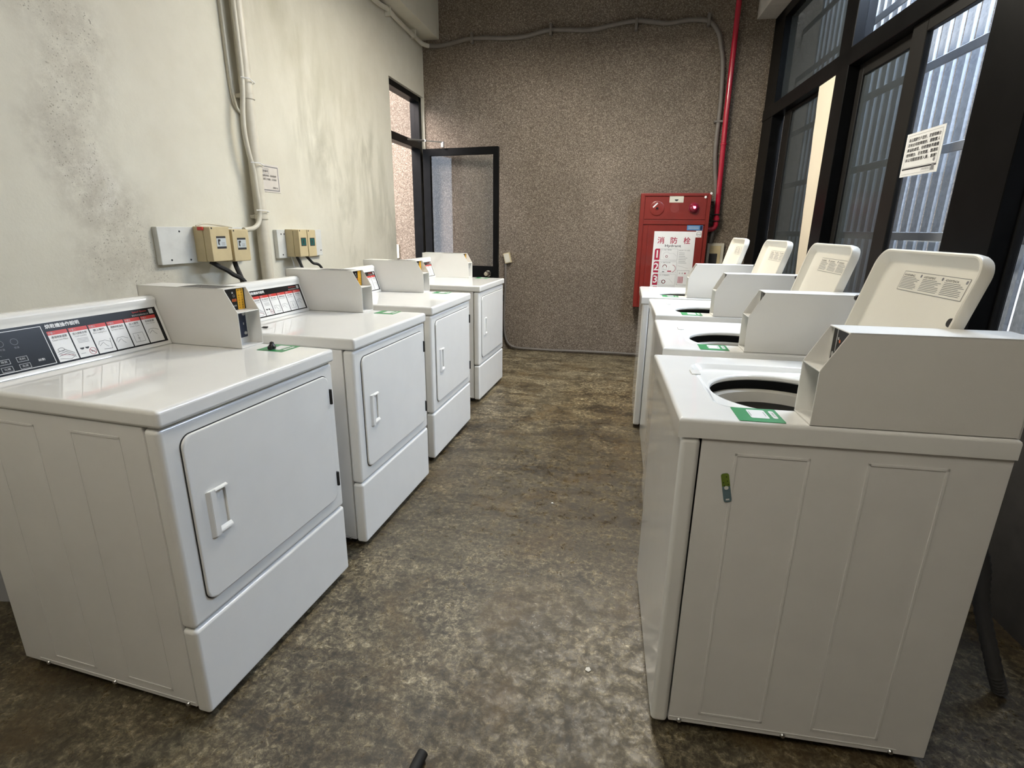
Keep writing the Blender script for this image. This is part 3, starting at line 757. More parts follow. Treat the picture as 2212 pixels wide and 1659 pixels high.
    ks, zt2 = kf+.046, 1.109 if sg < 0 else 1.116
    outl = [(kf, ZT+.001), (kf, 1.031), (ks, zt2), (DP-.005, zt2), (DP-.005, ZT+.001)]
    w3 = .0028; mb = MB(); fn = lambda p, t: V(p[0], t, p[1])
    mb.prism(outl, fn, K0, K0+w3, .0006); mb.prism(outl, fn, K1-w3, K1, .0006)
    mb.box(V(ks-.001, K0, zt2-.003), V(DP-.005, K1, zt2), .0008, 1)
    mb.box(V(kf, K0+.001, ZT+.001), V(DP-.01, K1-.001, ZT+.004)); mb.box(V(DP-.009, K0, ZT), V(DP-.005, K1, zt2))
    mb.box(V(kf+.001, K0+.001, 1.028), V(ks+.006, K1-.001, 1.031), .0006, 1)
    mb.box(V(ks+.006, K0+.001, ZT+.002), V(ks+.010, K1-.001, zt2-.001))
    box = mb.build('coin_box', M['coinbox'], T, label='open-fronted sheet metal coin box')
    fo = frame(V(ks+.0055, K0 if sg < 0 else K1, 1.031), (0, 1 if sg < 0 else -1, 0), (0, 0, 1)); kw = K1-K0
    mb = MB(); rect(mb, fo, .012, .001, kw-.006, zt2-1.031-.003, .0005, 0)
    if sg < 0: rect(mb, fo, kw-.042, .001, kw-.011, zt2-1.031-.005, .0008, 1)
    else: rect(mb, fo, .030, .030, .034, zt2-1.031-.005, .0008, 4); poly(mb, fo, arc(.022, .022, .007, 0, 360, 14), .0008, 4); poly(mb, fo, arc(.048, .056, .004, 0, 360, 10), .0008, 3)
    for q in range(8 if sg < 0 else 0):
        text(mb, '投幣前請先放入衣物'[q], fo, kw-.037, .004+q*.0085, .0062, .007, .0010, 2); text(mb, '本機使用十元硬幣喔'[q], fo, kw-.023, .004+q*.0085, .0062, .007, .0010, 2)
    if sg < 0: text(mb, '888', fo, kw-.066, .030, .010, .020, .0010, 3); stroke(mb, fo, arc(kw-.056, .050, .004, 0, 360, 10), .0008, .001, 4); text(mb, '啟動', fo, kw-.062, .013, .006, .014, .001, 4)
    rect(mb, fo, kw-.064, .058, kw-.058, .064, .001, 4)
    mb.build('coin_display', [M['panel'], M['yellow'], M['brown'], M['orange'], M['lightink']], box, smooth=0, label='black coin panel with yellow notice strip')
    mb = MB(); fo2 = frame(V(ks+.0055, K0 if sg < 0 else K1, ZT+.004), (0, 1 if sg < 0 else -1, 0), (0, 0, 1))
    sheetbox(mb, fo2, .020, .022, kw-.018, .118, .004, .003, 0)
    for zz in (.036, .104): mb.lathe([(.0065, 0), (.0055, .003), (0, .004)], fo2 @ Vector((kw-.028, zz, .004)), fo2.to_3x3() @ Vector((0, 0, 1)), 14, 1)
    rect(mb, fo2, kw-.034, .066, kw-.030, .074, .0046, 1)
    mb.build('coin_slide', [M['navy'], M['steel']], box, recalc=False)
    if sg < 0:
        mb = MB(); ft = frame(V(ks+.03, K0+.006, zt2), (-1, 0, 0), (0, 1, 0)); sheetbox(mb, ft, 0, 0, .17, .088, .0006, .0, 0)
        mb.bm.transform(Matrix.Identity(4)); mb.build('top_label', M['alub'], box, smooth=0, label='dark notice plate on the coin box')
    # green sticker
    if sg < 0: ft = frame(V(.222, .590, ZT), (1, 0, 0), (0, 1, 0)); sw, sh = .104, .098
    else: ft = frame(V(.122, .006, ZT), (1, 0, 0), (0, 1, 0)); sw, sh = .100, .094
    mb = MB(); sheetbox(mb, ft, 0, 0, sw, sh, .0008, .004, 0)
    poly(mb, ft, rrect(sw*.40, sh*.62, .004, 3, sw*.52, sh*.56), .0011, 1); poly(mb, ft, rrect(sw*.11, sh*.56, .005, 3, sw*.86, sh*.56), .0011, 1)
    fq = ft @ Matrix.Translation((sw*.84, sh*.70, 0)) @ Matrix.Rotation(-pi/2, 4, 'Z')
    text(mb, 'PAY', fq, 0, 0, sw*.05, sh*.30, .0014, 2)
    for q in (.345, .665): rect(mb, ft, sw*q, sh*.40, sw*(q+.012), sh*.72, .0014, 2)
    mb.build('sticker', [M['green'], M['cardw'], M['greenink']], T, smooth=0, label='green sticker with a white square')
    if sg < 0:
        mb = MB(); mb.tube([V(DP-.01, .30, .11), V(DP+.06, .30, .11)], .052, 20); mb.build('exhaust_duct', M['duct'], T)
    return T
DR = make_machine('dryer')
dl = ['nearest white dryer, at the front left, with black stub on its sticker', 'second white dryer from the camera, beside the vertical pipe',
      'third white dryer from the camera, between second and farthest dryers', 'farthest white dryer, in front of the open glass door']
dp = [(-1.0327, .9371, -.0614), (-1.0002, 1.791, -.0334), (-1.0131, 2.6722, -.018), (-1.0531, 3.7919, -.0346)]
DR['group'] = 'coin dryers along the left wall'
DR['label'] = dl[0]; DR.location = (dp[0][0], dp[0][1], 0); DR.rotation_euler = (0, 0, dp[0][2])
for i in (1, 2, 3): dup(DR, (dp[i][0], dp[i][1], 0), dp[i][2], dl[i])
WM = make_machine('washer')
wl = ['nearest white top-load washer, front right, with small stickers on its side', 'second white top-load washer from the camera, lid open',
      'third white top-load washer from the camera, lid open', 'farthest white top-load washer, in front of the red hydrant cabinet']
wpz = [(.1511, 1.1848, .0438), (.1581, 1.9448, .0001), (.1703, 2.763, .0145), (.1189, 3.5195, .0036)]
WM['group'] = 'top-load washers along the windows'
WM['label'] = wl[0]; WM.location = (wpz[0][0], wpz[0][1], 0); WM.rotation_euler = (0, 0, wpz[0][2])
for i in (1, 2, 3): dup(WM, (wpz[i][0], wpz[i][1], 0), wpz[i][2], wl[i])

# small sticker on the side of the nearest washer
mb = MB(); wr = Matrix.Translation((wpz[0][0], wpz[0][1], 0)) @ Matrix.Rotation(wpz[0][2], 4, 'Z')
fr = wr @ frame((.113, .0020, .741), (1, 0, 0), (0, 0, 1)) @ Matrix.Rotation(math.radians(12), 4, 'Z')
sheetbox(mb, fr, -.009, -.037, .009, .037, .0006, .006, 1)
P = [p for p in rrect(.018, .074, .006, 5) if p[1] > .004]+[(-.009, .004), (.009, .004)]; poly(mb, fr, P+[], .0009, 0)
poly(mb, fr, arc(0, .000, .005, 0, 360, 10), .0012, 2); rect(mb, fr, -.004, -.032, .004, -.028, .0012, 2)
for a, b in ((.003, .028), (.004, .017), (-.005, .014), (-.004, .006), (.005, .008)): poly(mb, fr, arc(a, b, .0015, 0, 360, 6), .0012, 3)
o = mb.build('side_sticker', [M['lime'], M['slate'], M['cardw'], M['ink']], smooth=0); tag(o, 'small green and blue strip sticker on the nearest washer side', 'sticker')

# small things lying on the machines
mb = MB(); q = Vector((-1.172, 1.563, .909))
mb.lathe([(0, 0), (.012, .001), (.013, .010), (.008, .016), (.006, .024), (0, .026)], q, 'z', 12); mb.box(q+Vector((-.008, -.016, 0)), q+Vector((.008, .002, .012)), .003)
tag(mb.build('plastic_stub', M['black'], recalc=True), 'tiny black plastic stub on the nearest dryer green sticker', 'plastic stub')
mb = MB(); q = Vector((-1.46, 1.90, .908)); mb.box(q, q+Vector((.02, .012, .006)), .002); mb.tube([q+Vector((.01, .006, .003)), q+Vector((-.014, .0, .002))], .0018, 6)
tag(mb.build('hair_clip', M['black']), 'tiny dark clip on the second dryer top', 'clip')

# ------------------------------------------------------------------ left wall fittings
mb = MB(); xw = XL
vertical = [(xw+.045, 2.875, 0.0), (xw+.045, 2.875, 3.12)]
mb.tube(vertical, .034, 20); pipe = mb.build('wall_pipe', M['pvc']); tag(pipe, 'thick cream pipe running up the left wall', 'pipe')
for z in (1.365, 2.0):
    mb = MB(); mb.lathe([(.036, -.014), (.040, -.012), (.040, .012), (.036, .014)], (xw+.045, 2.875, z), 'z', 20); clamp = mb.build('pipe_clamp', M['pvc'], pipe)
    mb = MB(); mb.box((xw, 2.835, z-.010), (xw+.03, 2.940, z+.010), .003); mb.build('clamp_foot', M['pvc'], clamp)
cp = [(2.80, 3.1), (2.815, 2.6), (2.82, 2.25), (2.815, 2.05), (2.79, 1.9), (2.785, 1.8), (2.80, 1.7), (2.822, 1.62), (2.83, 1.5), (2.835, 1.40), (2.815, 1.335), (2.765, 1.302), (2.68, 1.292)]
mb = MB(); mb.tube(catmull([(xw+.07, a, b) for a, b in cp], 6), .013, 12); cab = mb.build('flexible_conduit', M['conduitL']); tag(cab, 'thin cream conduit tied to the thick wall pipe', 'conduit')
mb = MB(); mb.tube(catmull([(xw+.015, 2.775, 3.1), (xw+.015, 2.79, 2.5), (xw+.015, 2.80, 2.0), (xw+.012, 2.87, 1.9)], 6), .008, 8)
tag(mb.build('wall_cable', M['conduitL']), 'thinnest cream cable on the wall, left of the pipe', 'cable')
mb = MB()
for z in (2.08, 1.655, 1.40):
    mb.tube([(xw+.075+.0, 2.80, z), (xw+.10, 2.84, z), (xw+.085, 2.90, z-.006), (xw+.05, 2.92, z-.01)], .003, 6)
build_each(mb, 'cable_tie', M['cardw'], cab)

def backboard(y0, y1, z0, z1, label, nscrew):
    mb = MB(); mb.box((xw, y0, z0), (xw+.028, y1, z1), .002, 1)
    b = mb.build('backboard', M['board']); tag(b, label, 'mounting board')
    mb = MB()
    for a, c in nscrew: mb.lathe([(.005, 0), (.004, .002), (0, .0025)], (xw+.028, y0+(y1-y0)*a, z0+(z1-z0)*c), 'x', 10)
    build_each(mb, 'screw', M['ink'], b, recalc=True); return b
backboard(2.145, 2.73, 1.130, 1.305, 'long white board on the left wall behind the first breaker boxes', [(.10, .12), (.22, .88), (.44, .14), (.42, .80), (.30, .1)])
backboard(3.03, 3.53, 1.118, 1.292, 'shorter white board on the left wall, right of the pipe', [(.08, .85), (.14, .85), (.08, .12), (.18, .14), (.96, .2)])
def breaker(y0, y1, z0, z1, label, teal, brn=False):
    mb = MB(); x0, x1 = xw+.028, xw+.125
    mb.box((x0, y0, z0), (x0+.055, y1, z1), .003); mb.box((x0+.055, y0+.001, z0+.001), (x1, y1-.001, z1-.001), .006)
    T = mb.build('breaker_box', M['beige']); tag(T, label, 'breaker box', 'beige breaker boxes on the left wall')
    cy, cz = (y0+y1)/2, z0+(z1-z0)*.55; fr = frame((x1, cy, cz), (0, 1, 0), (0, 0, 1)); mb = MB()
    if teal:
        rect(mb, fr, -.028, -.026, .028, .026, .0006, 0); rect(mb, fr, -.022, -.020, .022, .020, .0012, 1); rect(mb, fr, -.010, -.012, .004, .010, .0018, 0)
        mb.build('breaker_window', [M['gap'], M['teal']], T, smooth=0)
    else:
        rect(mb, fr, -.033, -.031, .033, .031, .0006, 0); rect(mb, fr, -.033, -.020, .033, .021, .0012, 1)
        poly(mb, fr, [(-.024, -.010), (-.014, -.014), (-.016, .004), (-.006, .008), (-.008, .016), (-.024, .016)], .0018, 0)
        for q in range(3): rect(mb, fr, .0, -.002-q*.006, .024, .000-q*.006, .0018, 2)
        mb.build('breaker_window', [M['gap'], M['breaker'], M['grayink']], T, smooth=0)
    mb = MB(); mb.box((x1-.001, y0+.01, z1-.012), (x1+.0006, y0+.018, z1-.004)); mb.build('screw', M['gap'], T)
    return T
breaker(2.36, 2.50, 1.135, 1.308, 'first beige breaker box from the left, with red mark on its corner', False)
breaker(2.515, 2.645, 1.128, 1.296, 'second beige breaker box, just left of the thick pipe', False)
breaker(3.11, 3.205, 1.125, 1.295, 'beige breaker box with green window, directly right of the thick pipe', True)
breaker(3.208, 3.305, 1.122, 1.294, 'rightmost beige breaker box, with green window', True)
mb = MB(); mb.tube(catmull([(xw+.05, 2.36, 1.31), (xw+.06, 2.40, 1.322), (xw+.06, 2.5, 1.316), (xw+.06, 2.6, 1.305)], 5), .005, 8)
tag(mb.build('jumper_wire', M['conduitL']), 'thin pale wire looped over the first breaker box', 'wire')
mb = MB(); mb.box((xw+.06, 2.352, 1.290), (xw+.09, 2.3605, 1.306), .001, 1); tag(mb.build('red_tag', M['red']), 'tiny red tag on the left side of the first breaker box', 'tag')
def cord(P, r, label, n='power_cord', m='rubber'):
    mb = MB(); mb.tube(catmull(P, 8), r, 8); return tag(mb.build(n, M[m]), label, 'cord')
cord([(xw+.07, 2.40, 1.135), (xw+.10, 2.42, 1.11), (xw+.13, 2.47, 1.07), (xw+.17, 2.53, .98), (xw+.2, 2.52, .6), (xw+.2, 2.48, .2)], .012, 'black cord slanting down from the first breaker box')
cord([(xw+.07, 2.575, 1.13), (xw+.08, 2.57, 1.10), (xw+.12, 2.555, 1.02), (xw+.12, 2.575, .9), (xw+.12, 2.60, .5), (xw+.12, 2.62, .2)], .013, 'black cord dropping straight from the second breaker box')
cord([(xw+.07, 3.15, 1.125), (xw+.09, 3.165, 1.06), (xw+.13, 3.18, .9), (xw+.15, 3.2, .3)], .009, 'short black cord under the breaker box right of the pipe')
cord([(xw+.07, 3.255, 1.125), (xw+.09, 3.29, 1.08), (xw+.13, 3.36, 1.0), (xw+.2, 3.40, .5)], .009, 'black cord slanting right under the rightmost breaker box')
for k, yy in enumerate((3.125, 3.185, 3.21)): cord([(xw+.05, yy, 1.125), (xw+.06, yy+.008, 1.0), (xw+.07, yy+.01, .5)], .004, ('leftmost', 'middle', 'rightmost')[k]+' thin grey wire below the green-windowed breaker boxes', 'thin_wire', 'lightink')
# framed notice
mb = MB(); mb.box((xw, 2.945, 1.512), (xw+.003, 3.150, 1.672), .001, 1); nt_ = mb.build('wall_notice', M['paper2'], smooth=0); tag(nt_, 'small laminated notice on the left wall beside the pipe', 'notice')
fr = frame((xw+.003, 2.945, 1.512), (0, 1, 0), (0, 0, 1)); mb = MB()
stroke(mb, fr, [(.012, .012), (.193, .012), (.193, .146), (.012, .146)], .006, .0004, 0, True)
stroke(mb, fr, [(.03, .106), (.105, .106), (.105, .134), (.03, .134)], .0018, .0004, 0, True)
text(mb, '注意事項', fr, .038, .112, .015, .060, .0006, 1)
text(mb, '洗衣設備使用前，請詳閱說明', fr, .022, .088, .012, .150, .0006, 1); text(mb, '請勿放置工作鞋類，以免損壞', fr, .022, .068, .012, .150, .0006, 1)
text(mb, '管理室 啟', fr, .130, .022, .010, .048, .0006, 1)
mb.build('lettering', [M['grayink'], M['ink']], nt_, smooth=0)

# ------------------------------------------------------------------ conduits on the back wall
P = [(xw+.03, 3.2, 3.085), (xw+.03, 4.0, 3.10), (xw+.03, 4.62, 3.075), (xw+.03, 4.87, 3.096), (xw+.03, 5.05, 3.08), (xw+.03, 5.45, 3.07), (xw+.05, 5.62, 3.055), (xw+.12, YB-.04, 3.055), (-1.90, YB-.03, 3.065), (-1.64, YB-.03, 3.105), (-1.3, YB-.03, 3.09), (-1.1, YB-.03, 3.095),
     (-.86, YB-.03, 3.135), (-.5, YB-.03, 3.115), (-.3, YB-.03, 3.14), (-.065, YB-.03, 3.165), (.2, YB-.03, 3.13), (.42, YB-.03, 3.145), (.57, YB-.03, 3.125), (.66, YB-.03, 3.04), (.70, YB-.03, 2.92), (.73, YB-.03, 2.78), (.748, YB-.03, 2.5), (.748, YB-.03, 2.3), (.752, YB-.03, 2.0), (.80, YB-.03, 1.65), (.815, YB-.03, 1.40), (.80, YB-.03, 1.2)]
mb = MB(); Q = catmull(P, 6); mb.tube(Q[40:], .020, 12); cd_ = mb.build('long_conduit', M['conduit']); mb = MB(); mb.tube(Q[:41], .020, 12); mb.build('painted_length', M['conduitL'], cd_, label='cream painted length along the left wall'); tag(cd_, 'long wavy grey conduit high along the back wall and down', 'conduit')
mb = MB()
for q in (4.87, 5.43): mb.box((xw, q-.012, 3.045), (xw+.056, q+.012, 3.125), .004)
build_each(mb, 'conduit_clip', M['conduitL'], cd_)
mb = MB()
for q in (-1.64, -.86, -.065, .57): mb.box((q-.012, YB-.056, 3.06 if q < -1 else 3.085), (q+.012, YB, 3.15 if q < -1 else 3.185), .004)
for z in (2.3, 1.6): mb.box((.71, YB-.052, z-.01), (.83, YB, z+.01), .004)
build_each(mb, 'conduit_clip', M['conduit'], cd_)
# red riser
mb = MB()
P = [(.806, YB-.06, ZC), (.806, YB-.06, 2.4), (.826, YB-.06, 1.40), (.824, YB-.06, 1.365), (.80, YB-.06, 1.335), (.74, YB-.06, 1.33), (.70, YB-.06, 1.33)]
mb.tube(P[:2]+catmull(P[2:], 4), .024, 20); rp = mb.build('red_riser_pipe', M['redpipe']); tag(rp, 'slim red pipe rising from the hydrant cabinet to the ceiling', 'pipe')
mb = MB(); mb.lathe([(.026, -.02), (.030, -.015), (.030, .015), (.026, .02)], (.8262, YB-.06, 1.42), 'z', 20); mb.lathe([(.026, -.01), (.029, -.006), (.029, .006), (.026, .01)], (.813, YB-.06, 2.1), 'z', 20)
build_each(mb, 'coupling', M['redpipe'], rp)
mb = MB(); mb.box((.745, YB-.09, 1.465), (.86, YB-.05, 1.475), .002); mb.box((.745, YB-.09, 1.405), (.86, YB-.05, 1.415), .002); mb.box((.742, YB-.12, 1.40), (.750, YB, 1.48), .002)
tag(mb.build('pipe_bracket', M['alub']), 'small dark bracket holding the red pipe', 'bracket')
# wall box behind washers
mb = MB(); mb.box((.775, YB-.03, .95), (.935, YB, 1.20), .004); T = mb.build('wall_box', M['conduitL']); tag(T, 'beige recessed box on the back wall beside the hydrant cabinet', 'electrical box')
mb = MB(); mb.box((.80, YB-.034, 1.0), (.905, YB-.029, 1.175), .001, 1); c = mb.build('cover', M['beige'], T); mb = MB(); mb.box((.80, YB-.038, 1.0), (.875, YB-.033, 1.10)); mb.build('opening', M['gap'], T)
# socket and cable on the back wall
T = thing('wall_socket', 'small cream socket box on the back wall beside the glass door', 'socket', (-1.265, YB, 1.01))
mb = MB(); t = Matrix.Rotation(math.radians(-14), 4, 'Y'); mb.box((-.036, -.045, -.055), (.036, 0, .055), .006, 2, 0, t); mb.build('body', M['beige'], T)
mb = MB(); mb.box((-.028, -.049, -.047), (.028, -.044, .047), .002, 1, 0, t); mb.build('plate', M['pvc'], T)
mb = MB(); mb.tube(catmull([(-1.285, YB-.02, .955), (-1.29, YB-.02, .7), (-1.30, YB-.02, .35), (-1.285, YB-.02, .16), (-1.245, YB-.025, .07), (-1.16, YB-.03, .03), (-.95, YB-.03, .022), (-.7, YB-.03, .022), (-.3, YB-.03, .03), (.15, YB-.03, .03), (.6, YB-.03, .03)], 6), .012, 10)
tag(mb.build('floor_conduit', M['conduit']), 'thin grey conduit from the cream socket down and along the floor', 'conduit')
mb = MB(); mb.box((-2.62, YB-.02, .98), (-2.52, YB, 1.13), .004); tag(mb.build('passage_switch', M['pvc']), 'pale yellow switch plate seen through the left doorway', 'switch')

# ------------------------------------------------------------------ hydrant cabinet
HX0, HX1, HZ0, HZ1, HY = .090, .742, .56, 1.660, YB-.20
T = thing('hydrant_cabinet', 'red fire hydrant cabinet against the back wall', 'fire hydrant cabinet', (0, 0, 0))
mb = MB(); mb.box((HX0, HY, HZ0), (HX1, YB, HZ1), .006)
mb.box((HX0+.004, HY-.012, HZ0+.004), (HX0+.040, HY, HZ1-.004), .003); mb.box((HX1-.034, HY-.012, HZ0+.004), (HX1-.004, HY, HZ1-.004), .003)
mb.box((HX0+.04, HY-.012, HZ1-.028), (HX1-.034, HY, HZ1-.004), .003); mb.box((HX0+.04, HY-.012, 1.372), (HX1-.034, HY, 1.412), .003)
mb.build('cabinet', M['redpaint'], T)
mb = MB(); mb.box((HX0+.046, HY-.006, 1.418), (HX1-.040, HY+.002, HZ1-.034), .002, 1); up_ = mb.build('upper_panel', M['redpaint'], T)
mb = MB(); mb.box((HX0+.098, HY-.010, HZ0+.03), (HX1-.040, HY+.002, 1.364), .003, 1); dr = mb.build('door', M['redpaint'], T)
mb = MB(); mb.box((HX0+.046, HY-.003, HZ0+.03), (HX0+.088, HY+.002, 1.364), .002, 1); mb.build('hinge_strip', M['redpaint'], T)
yf = HY-.006
mb = MB(); mb.lathe([(.068, 0), (.068, .006), (.060, .010), (.020, .010), (.016, .014), (0, .014)], (.250, yf, 1.520), '-y', 36); sp = mb.build('alarm_bell', M['redpaint'], up_, recalc=True)
mb = MB(); mb.lathe([(.010, .012), (.010, .018), (0, .018)], (.250, yf, 1.520), '-y', 16); mb.build('bell_centre', M['alub'], sp, recalc=True)
mb = MB(); mb.box((-.028, yf-.012, -.006), (.028, yf-.010, .006), 0, 1, 0, Matrix.Translation((.232, 0, 1.548)) @ Matrix.Rotation(math.radians(-45), 4, 'Y')); mb.build('tape', M['paper'], sp)
mb = MB(); mb.lathe([(.043, 0), (.043, .002), (0, .002)], (.416, yf, 1.522), '-y', 30); mb.build('sounder', plain('dull_red', (.20, .02, .015), .6), up_, recalc=True)
mb = MB(); mb.lathe([(.050, 0), (.050, .006), (.044, .010), (.042, .020), (.034, .036), (.018, .046), (0, .048)], (.590, yf, 1.525), '-y', 32); lp = mb.build('indicator_lamp', M['lampred'], up_, recalc=True)
mb = MB(); mb.lathe([(.014, .040), (.011, .050), (0, .053)], (.592, yf, 1.528), '-y', 16); mb.build('lit_bulb', M['led'], lp, recalc=True)
fr = frame((0, yf, 0), (1, 0, 0), (0, 0, 1))
mb = MB(); rect(mb, fr, .360, 1.573, .489, 1.632, .001, 0); poly(mb, fr, arc(.425, 1.602, .017, 180, 360, 12), .0014, 1); mb.build('name_plate', [M['conduitL'], M['ink']], up_, smooth=0)
mb = MB()
for a, b in ((.686, 1.622), (.734, 1.655)): mb.lathe([(.012, 0), (.010, .004), (0, .005)], (a, yf-.004, b), '-y', 14)
build_each(mb, 'bolt', M['paper'], up_, recalc=True)
fr = frame((0, HY-.010, 0), (1, 0, 0), (0, 0, 1))
mb = MB(); rect(mb, fr, .545, 1.320, .690, 1.366, .001, 0); rect(mb, fr, .665, 1.324, .687, 1.362, .0014, 3)
for q in range(2): rect(mb, fr, .556, 1.334+q*.014, .655, 1.339+q*.014, .0014, 1)
mb.build('blue_sticker', [M['blue'], M['lightink'], M['ink'], M['navy']], dr, smooth=0, label='small blue sticker')
mb = MB(); rect(mb, fr, .632, 1.255, .686, 1.316, .001, 0); stroke(mb, fr, arc(.659, 1.286, .020, 0, 360, 20), .003, .0014, 1); rect(mb, fr, .642, 1.282, .676, 1.286, .0014, 1); mb.build('round_sticker', [M['paper'], M['grayink']], dr, smooth=0)
# poster
PX0, PX1, PZ1, PZ0 = .245, .632, 1.308, .72
mb = MB(); mb.box((PX0, HY-.0120, PZ0), (PX1, HY-.0105, PZ1)); po = mb.build('hydrant_poster', M['paper'], smooth=0); tag(po, 'white hydrant instruction poster on the red cabinet door', 'poster')
fr = frame((PX0, HY-.0120, 0), (1, 0, 0), (0, 0, 1)); mb = MB()
for k, ch in enumerate('消防栓'): text(mb, ch, fr, .036+k*.122, 1.192, .062, .062, .0006, 0, fat=.0016)
text(mb, 'Hydrant', fr, .185, 1.154, .030, .150, .0006, 1, 'c', fat=.0008)
zt_ = 1.144
for k in range(4):
    z1 = zt_-k*.122; z0 = z1-.108
    poly(mb, fr, [(.018, z0), (.068, z0), (.068, z1), (.030, z1), (.018, z1-.012)], .0006, 0)
    text(mb, '1234'[k], fr, .042, z0+.020, .070, None, .0010, 2, 'c', fat=.0030)
    stroke(mb, fr, [(.078, z0), (.236, z0), (.236, z1), (.078, z1)], .0016, .0006, 3, True)
    text(mb, ('① 按下警報', '② 開門拉帶', '③ 打開閥門', '④ 射水')[k], fr, .086, z1-.016, .011, .09, .0008, 3)
    cx, cz = .125, z0+.042
    if k == 0: stroke(mb, fr, arc(cx+.008, cz, .034, 30, 330, 18), .0018, .0008, 4); stroke(mb, fr, arc(cx+.010, cz-.008, .010, 0, 360, 10), .0035, .0009, 0); stroke(mb, fr, [(cx+.04, cz+.02), (cx+.07, cz+.026), (cx+.105, cz-.004)], .0018, .0008, 4)
    elif k == 1:
        stroke(mb, fr, arc(cx, cz+.016, .018, -10, 190, 12), .005, .0008, 0); stroke(mb, fr, arc(cx+.002, cz+.004, .017, 180, 360, 10), .0018, .0008, 4); stroke(mb, fr, arc(cx+.07, cz+.0, .034, -80, 80, 12), .004, .0008, 0); rect(mb, fr, cx+.028, cz-.032, cx+.066, cz-.022, .0008, 0)
        stroke(mb, fr, [(cx-.03, cz+.01), (cx-.02, cz-.014), (cx+.04, cz-.014), (cx+.044, cz+.02)], .0016, .0008, 4); rect(mb, fr, cx-.02, cz-.036, cx, cz-.030, .0008, 1)
    else: stroke(mb, fr, arc(cx, cz-.008, .016, 0, 360, 14), .006, .0008, 0); stroke(mb, fr, [(cx+.015, cz+.02), (cx+.05, cz+.022), (cx+.09, cz-.02)], .0018, .0008, 4); stroke(mb, fr, arc(cx-.03, cz-.01, .014, 0, 360, 10), .0018, .0008, 4)
text(mb, 'HOW TO USE', fr, .248, 1.126, .011, .10, .0008, 3)
for q in range(7): rect(mb, fr, .250, 1.106-q*.016, .250+R.uniform(.05, .095), 1.109-q*.016, .0008, 3)
stroke(mb, fr, [(.248, .985), (.345, .960)], .0014, .0008, 3); stroke(mb, fr, [(.250, .80), (.360, .80), (.360, .94), (.250, .94)], .002, .0008, 3, True)
for q in range(3): poly(mb, fr, arc(.272+q*.026, .912, .007, 0, 360, 10), .0010, 4 if q != 2 else 0)
for q in range(4): rect(mb, fr, .262+q*.013, .815, .268+q*.013, .88, .0010, 0)
mb.build('lettering', [M['crimson'], M['ink'], M['paper'], M['grayink'], M['lightink']], po, smooth=0)

# ------------------------------------------------------------------ notice on the window
s0, s1, z0, z1 = 2.60, 2.905, 1.580, 1.775
mb = MB(); mb.box((s0, -.0085, z0), (s1, -.0065, z1)); po = mb.build('window_notice', M['paper'], smooth=0); inner(po); tag(po, 'white printed notice taped on the right window glass', 'notice')
fr = frame((s0, -.0085, z0), (1, 0, 0), (0, 0, 1)); hh = z1-z0; ww = s1-s0; mb = MB()
stroke(mb, fr, [(.018, .040), (ww-.016, .040), (ww-.016, hh-.012), (.018, hh-.012)], .0014, .0006, 1, True)
for k, ln in enumerate(('各位親愛住戶您好，若發現機台', '若有任何故障情形，請聯繫人', '員協助處理，待修復後再繼續', '使用機台，若有問題，請通知', '本公司服務管理人員，謝謝！')):
    text(mb, ln, fr, .026, hh-.040-k*.0225, .0165, ww-.052, .0008, 0, fat=.0004)
rect(mb, fr, .012, .030, ww-.014, .037, .0006, 0); text(mb, '上海洗衣機 關心您', fr, ww-.13, .017, .010, .075, .0008, 1)
poly(mb, fr, arc(ww-.040, .056, .008, 0, 360, 12), .0010, 1); poly(mb, fr, [(ww-.054, .012), (ww-.026, .012), (ww-.032, .040), (ww-.048, .040)], .0010, 1)
stroke(mb, fr, [(.016, .010), (ww-.020, .010)], .0008, .0006, 1)
mb.build('lettering', [M['ink'], M['grayink']], po, smooth=0)

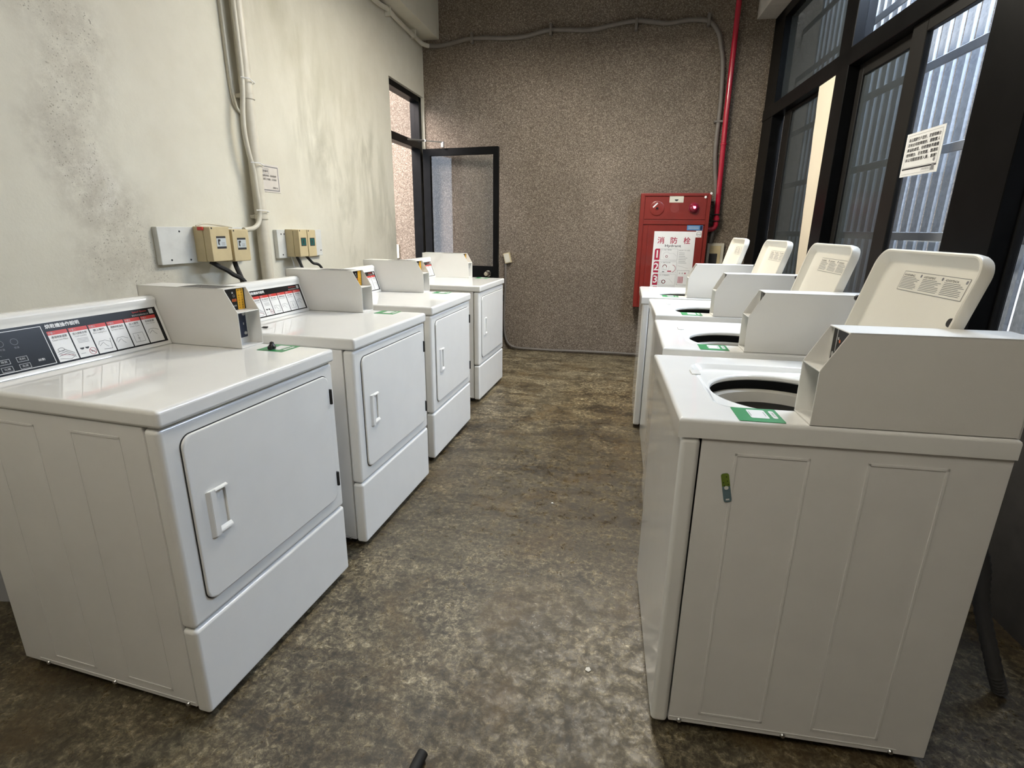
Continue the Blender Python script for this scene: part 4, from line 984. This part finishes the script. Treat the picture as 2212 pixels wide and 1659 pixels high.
# ------------------------------------------------------------------ floor-level things
mb = MB(); pts = catmull([(.86, 1.55, .62), (.95, 1.55, .60), (1.03, 1.53, .45), (1.06, 1.52, .3), (1.12, 1.50, .12), (1.17, 1.52, .02)], 14)
mb.tube(pts, .018, 12, rfn=lambda i: .018 if i % 2 else .021); tag(mb.build('drain_hose', M['hose']), 'ribbed grey drain hose behind the nearest washer', 'hose')
mb = MB(); mb.tube([(-.425, .965, .018), (-.43, .93, .016), (-.435, .80, .016)], .014, 14); tag(mb.build('rubber_hose_end', M['rubber']), 'end of a black rubber hose on the floor at the bottom edge', 'hose')
mb = MB()
mb.prism([(-.008, -.004), (.002, -.010), (.010, -.002), (.004, .009), (-.005, .006)], lambda p, t: Vector((-.03+p[0], 1.345+p[1], t)), .001, .003); tag(mb.build('paper_scrap', M['paper'], smooth=0), 'tiny white paper scrap on the floor near the camera', 'paper scrap')
mb = MB()
mb.prism([(-.006, -.003), (.007, -.004), (.004, .005), (-.003, .006)], lambda p, t: Vector((-.28+p[0], 2.35+p[1], t)), .001, .003); tag(mb.build('paper_scrap', M['paper'], smooth=0), 'tiny pale scrap on the floor in the middle of the aisle', 'paper scrap')
# lint duct drum behind the nearest dryer
mb = MB(); mb.lathe([(0, 0), (.10, 0), (.11, .01), (.11, .30), (.10, .31), (0, .31)], (-1.93, 1.18, .12), 'z', 32); mb.tube([(-1.93, 1.18, .43), (-1.93, 1.18, .8)], .05, 16); mb.box((-1.96, 1.15, 0), (-1.90, 1.21, .13), .005)
tag(mb.build('lint_drum', M['duct'], recalc=True), 'rounded grey drum behind the nearest dryer at the left edge', 'duct')

# ------------------------------------------------------------------ ceiling lamps
def lamp(x, y, label, P):
    T = thing('ceiling_lamp', label, 'ceiling lamp', (x, y, 3.05), 0, 'fluorescent lamp over the aisle and unseen added lamp')
    mb = MB(); mb.box((-.31, -.62, .02), (.31, .62, .09), .006); mb.tube([(0, -.4, .07), (0, -.4, ZC-3.05)], .006, 8); mb.tube([(0, .4, .07), (0, .4, ZC-3.05)], .006, 8); mb.build('housing', M['fixture'], T)
    for q in (-.22, -.075, .075, .22):
        mb = MB(); mb.tube([(q, -.58, 0), (q, .58, 0)], .013, 12); mb.build('tube', M['tube'], T)
    l = area('lamp_light', (x, y, 3.02), None, .58, 1.16, P, (1, .94, .81)); l.name = 'lamp_light'
lamp(*LAMPS[0], 'far hanging fluorescent lamp over the aisle', 44); lamp(*LAMPS[1], 'unseen lamp added behind the camera to light the near machine sides', 9)
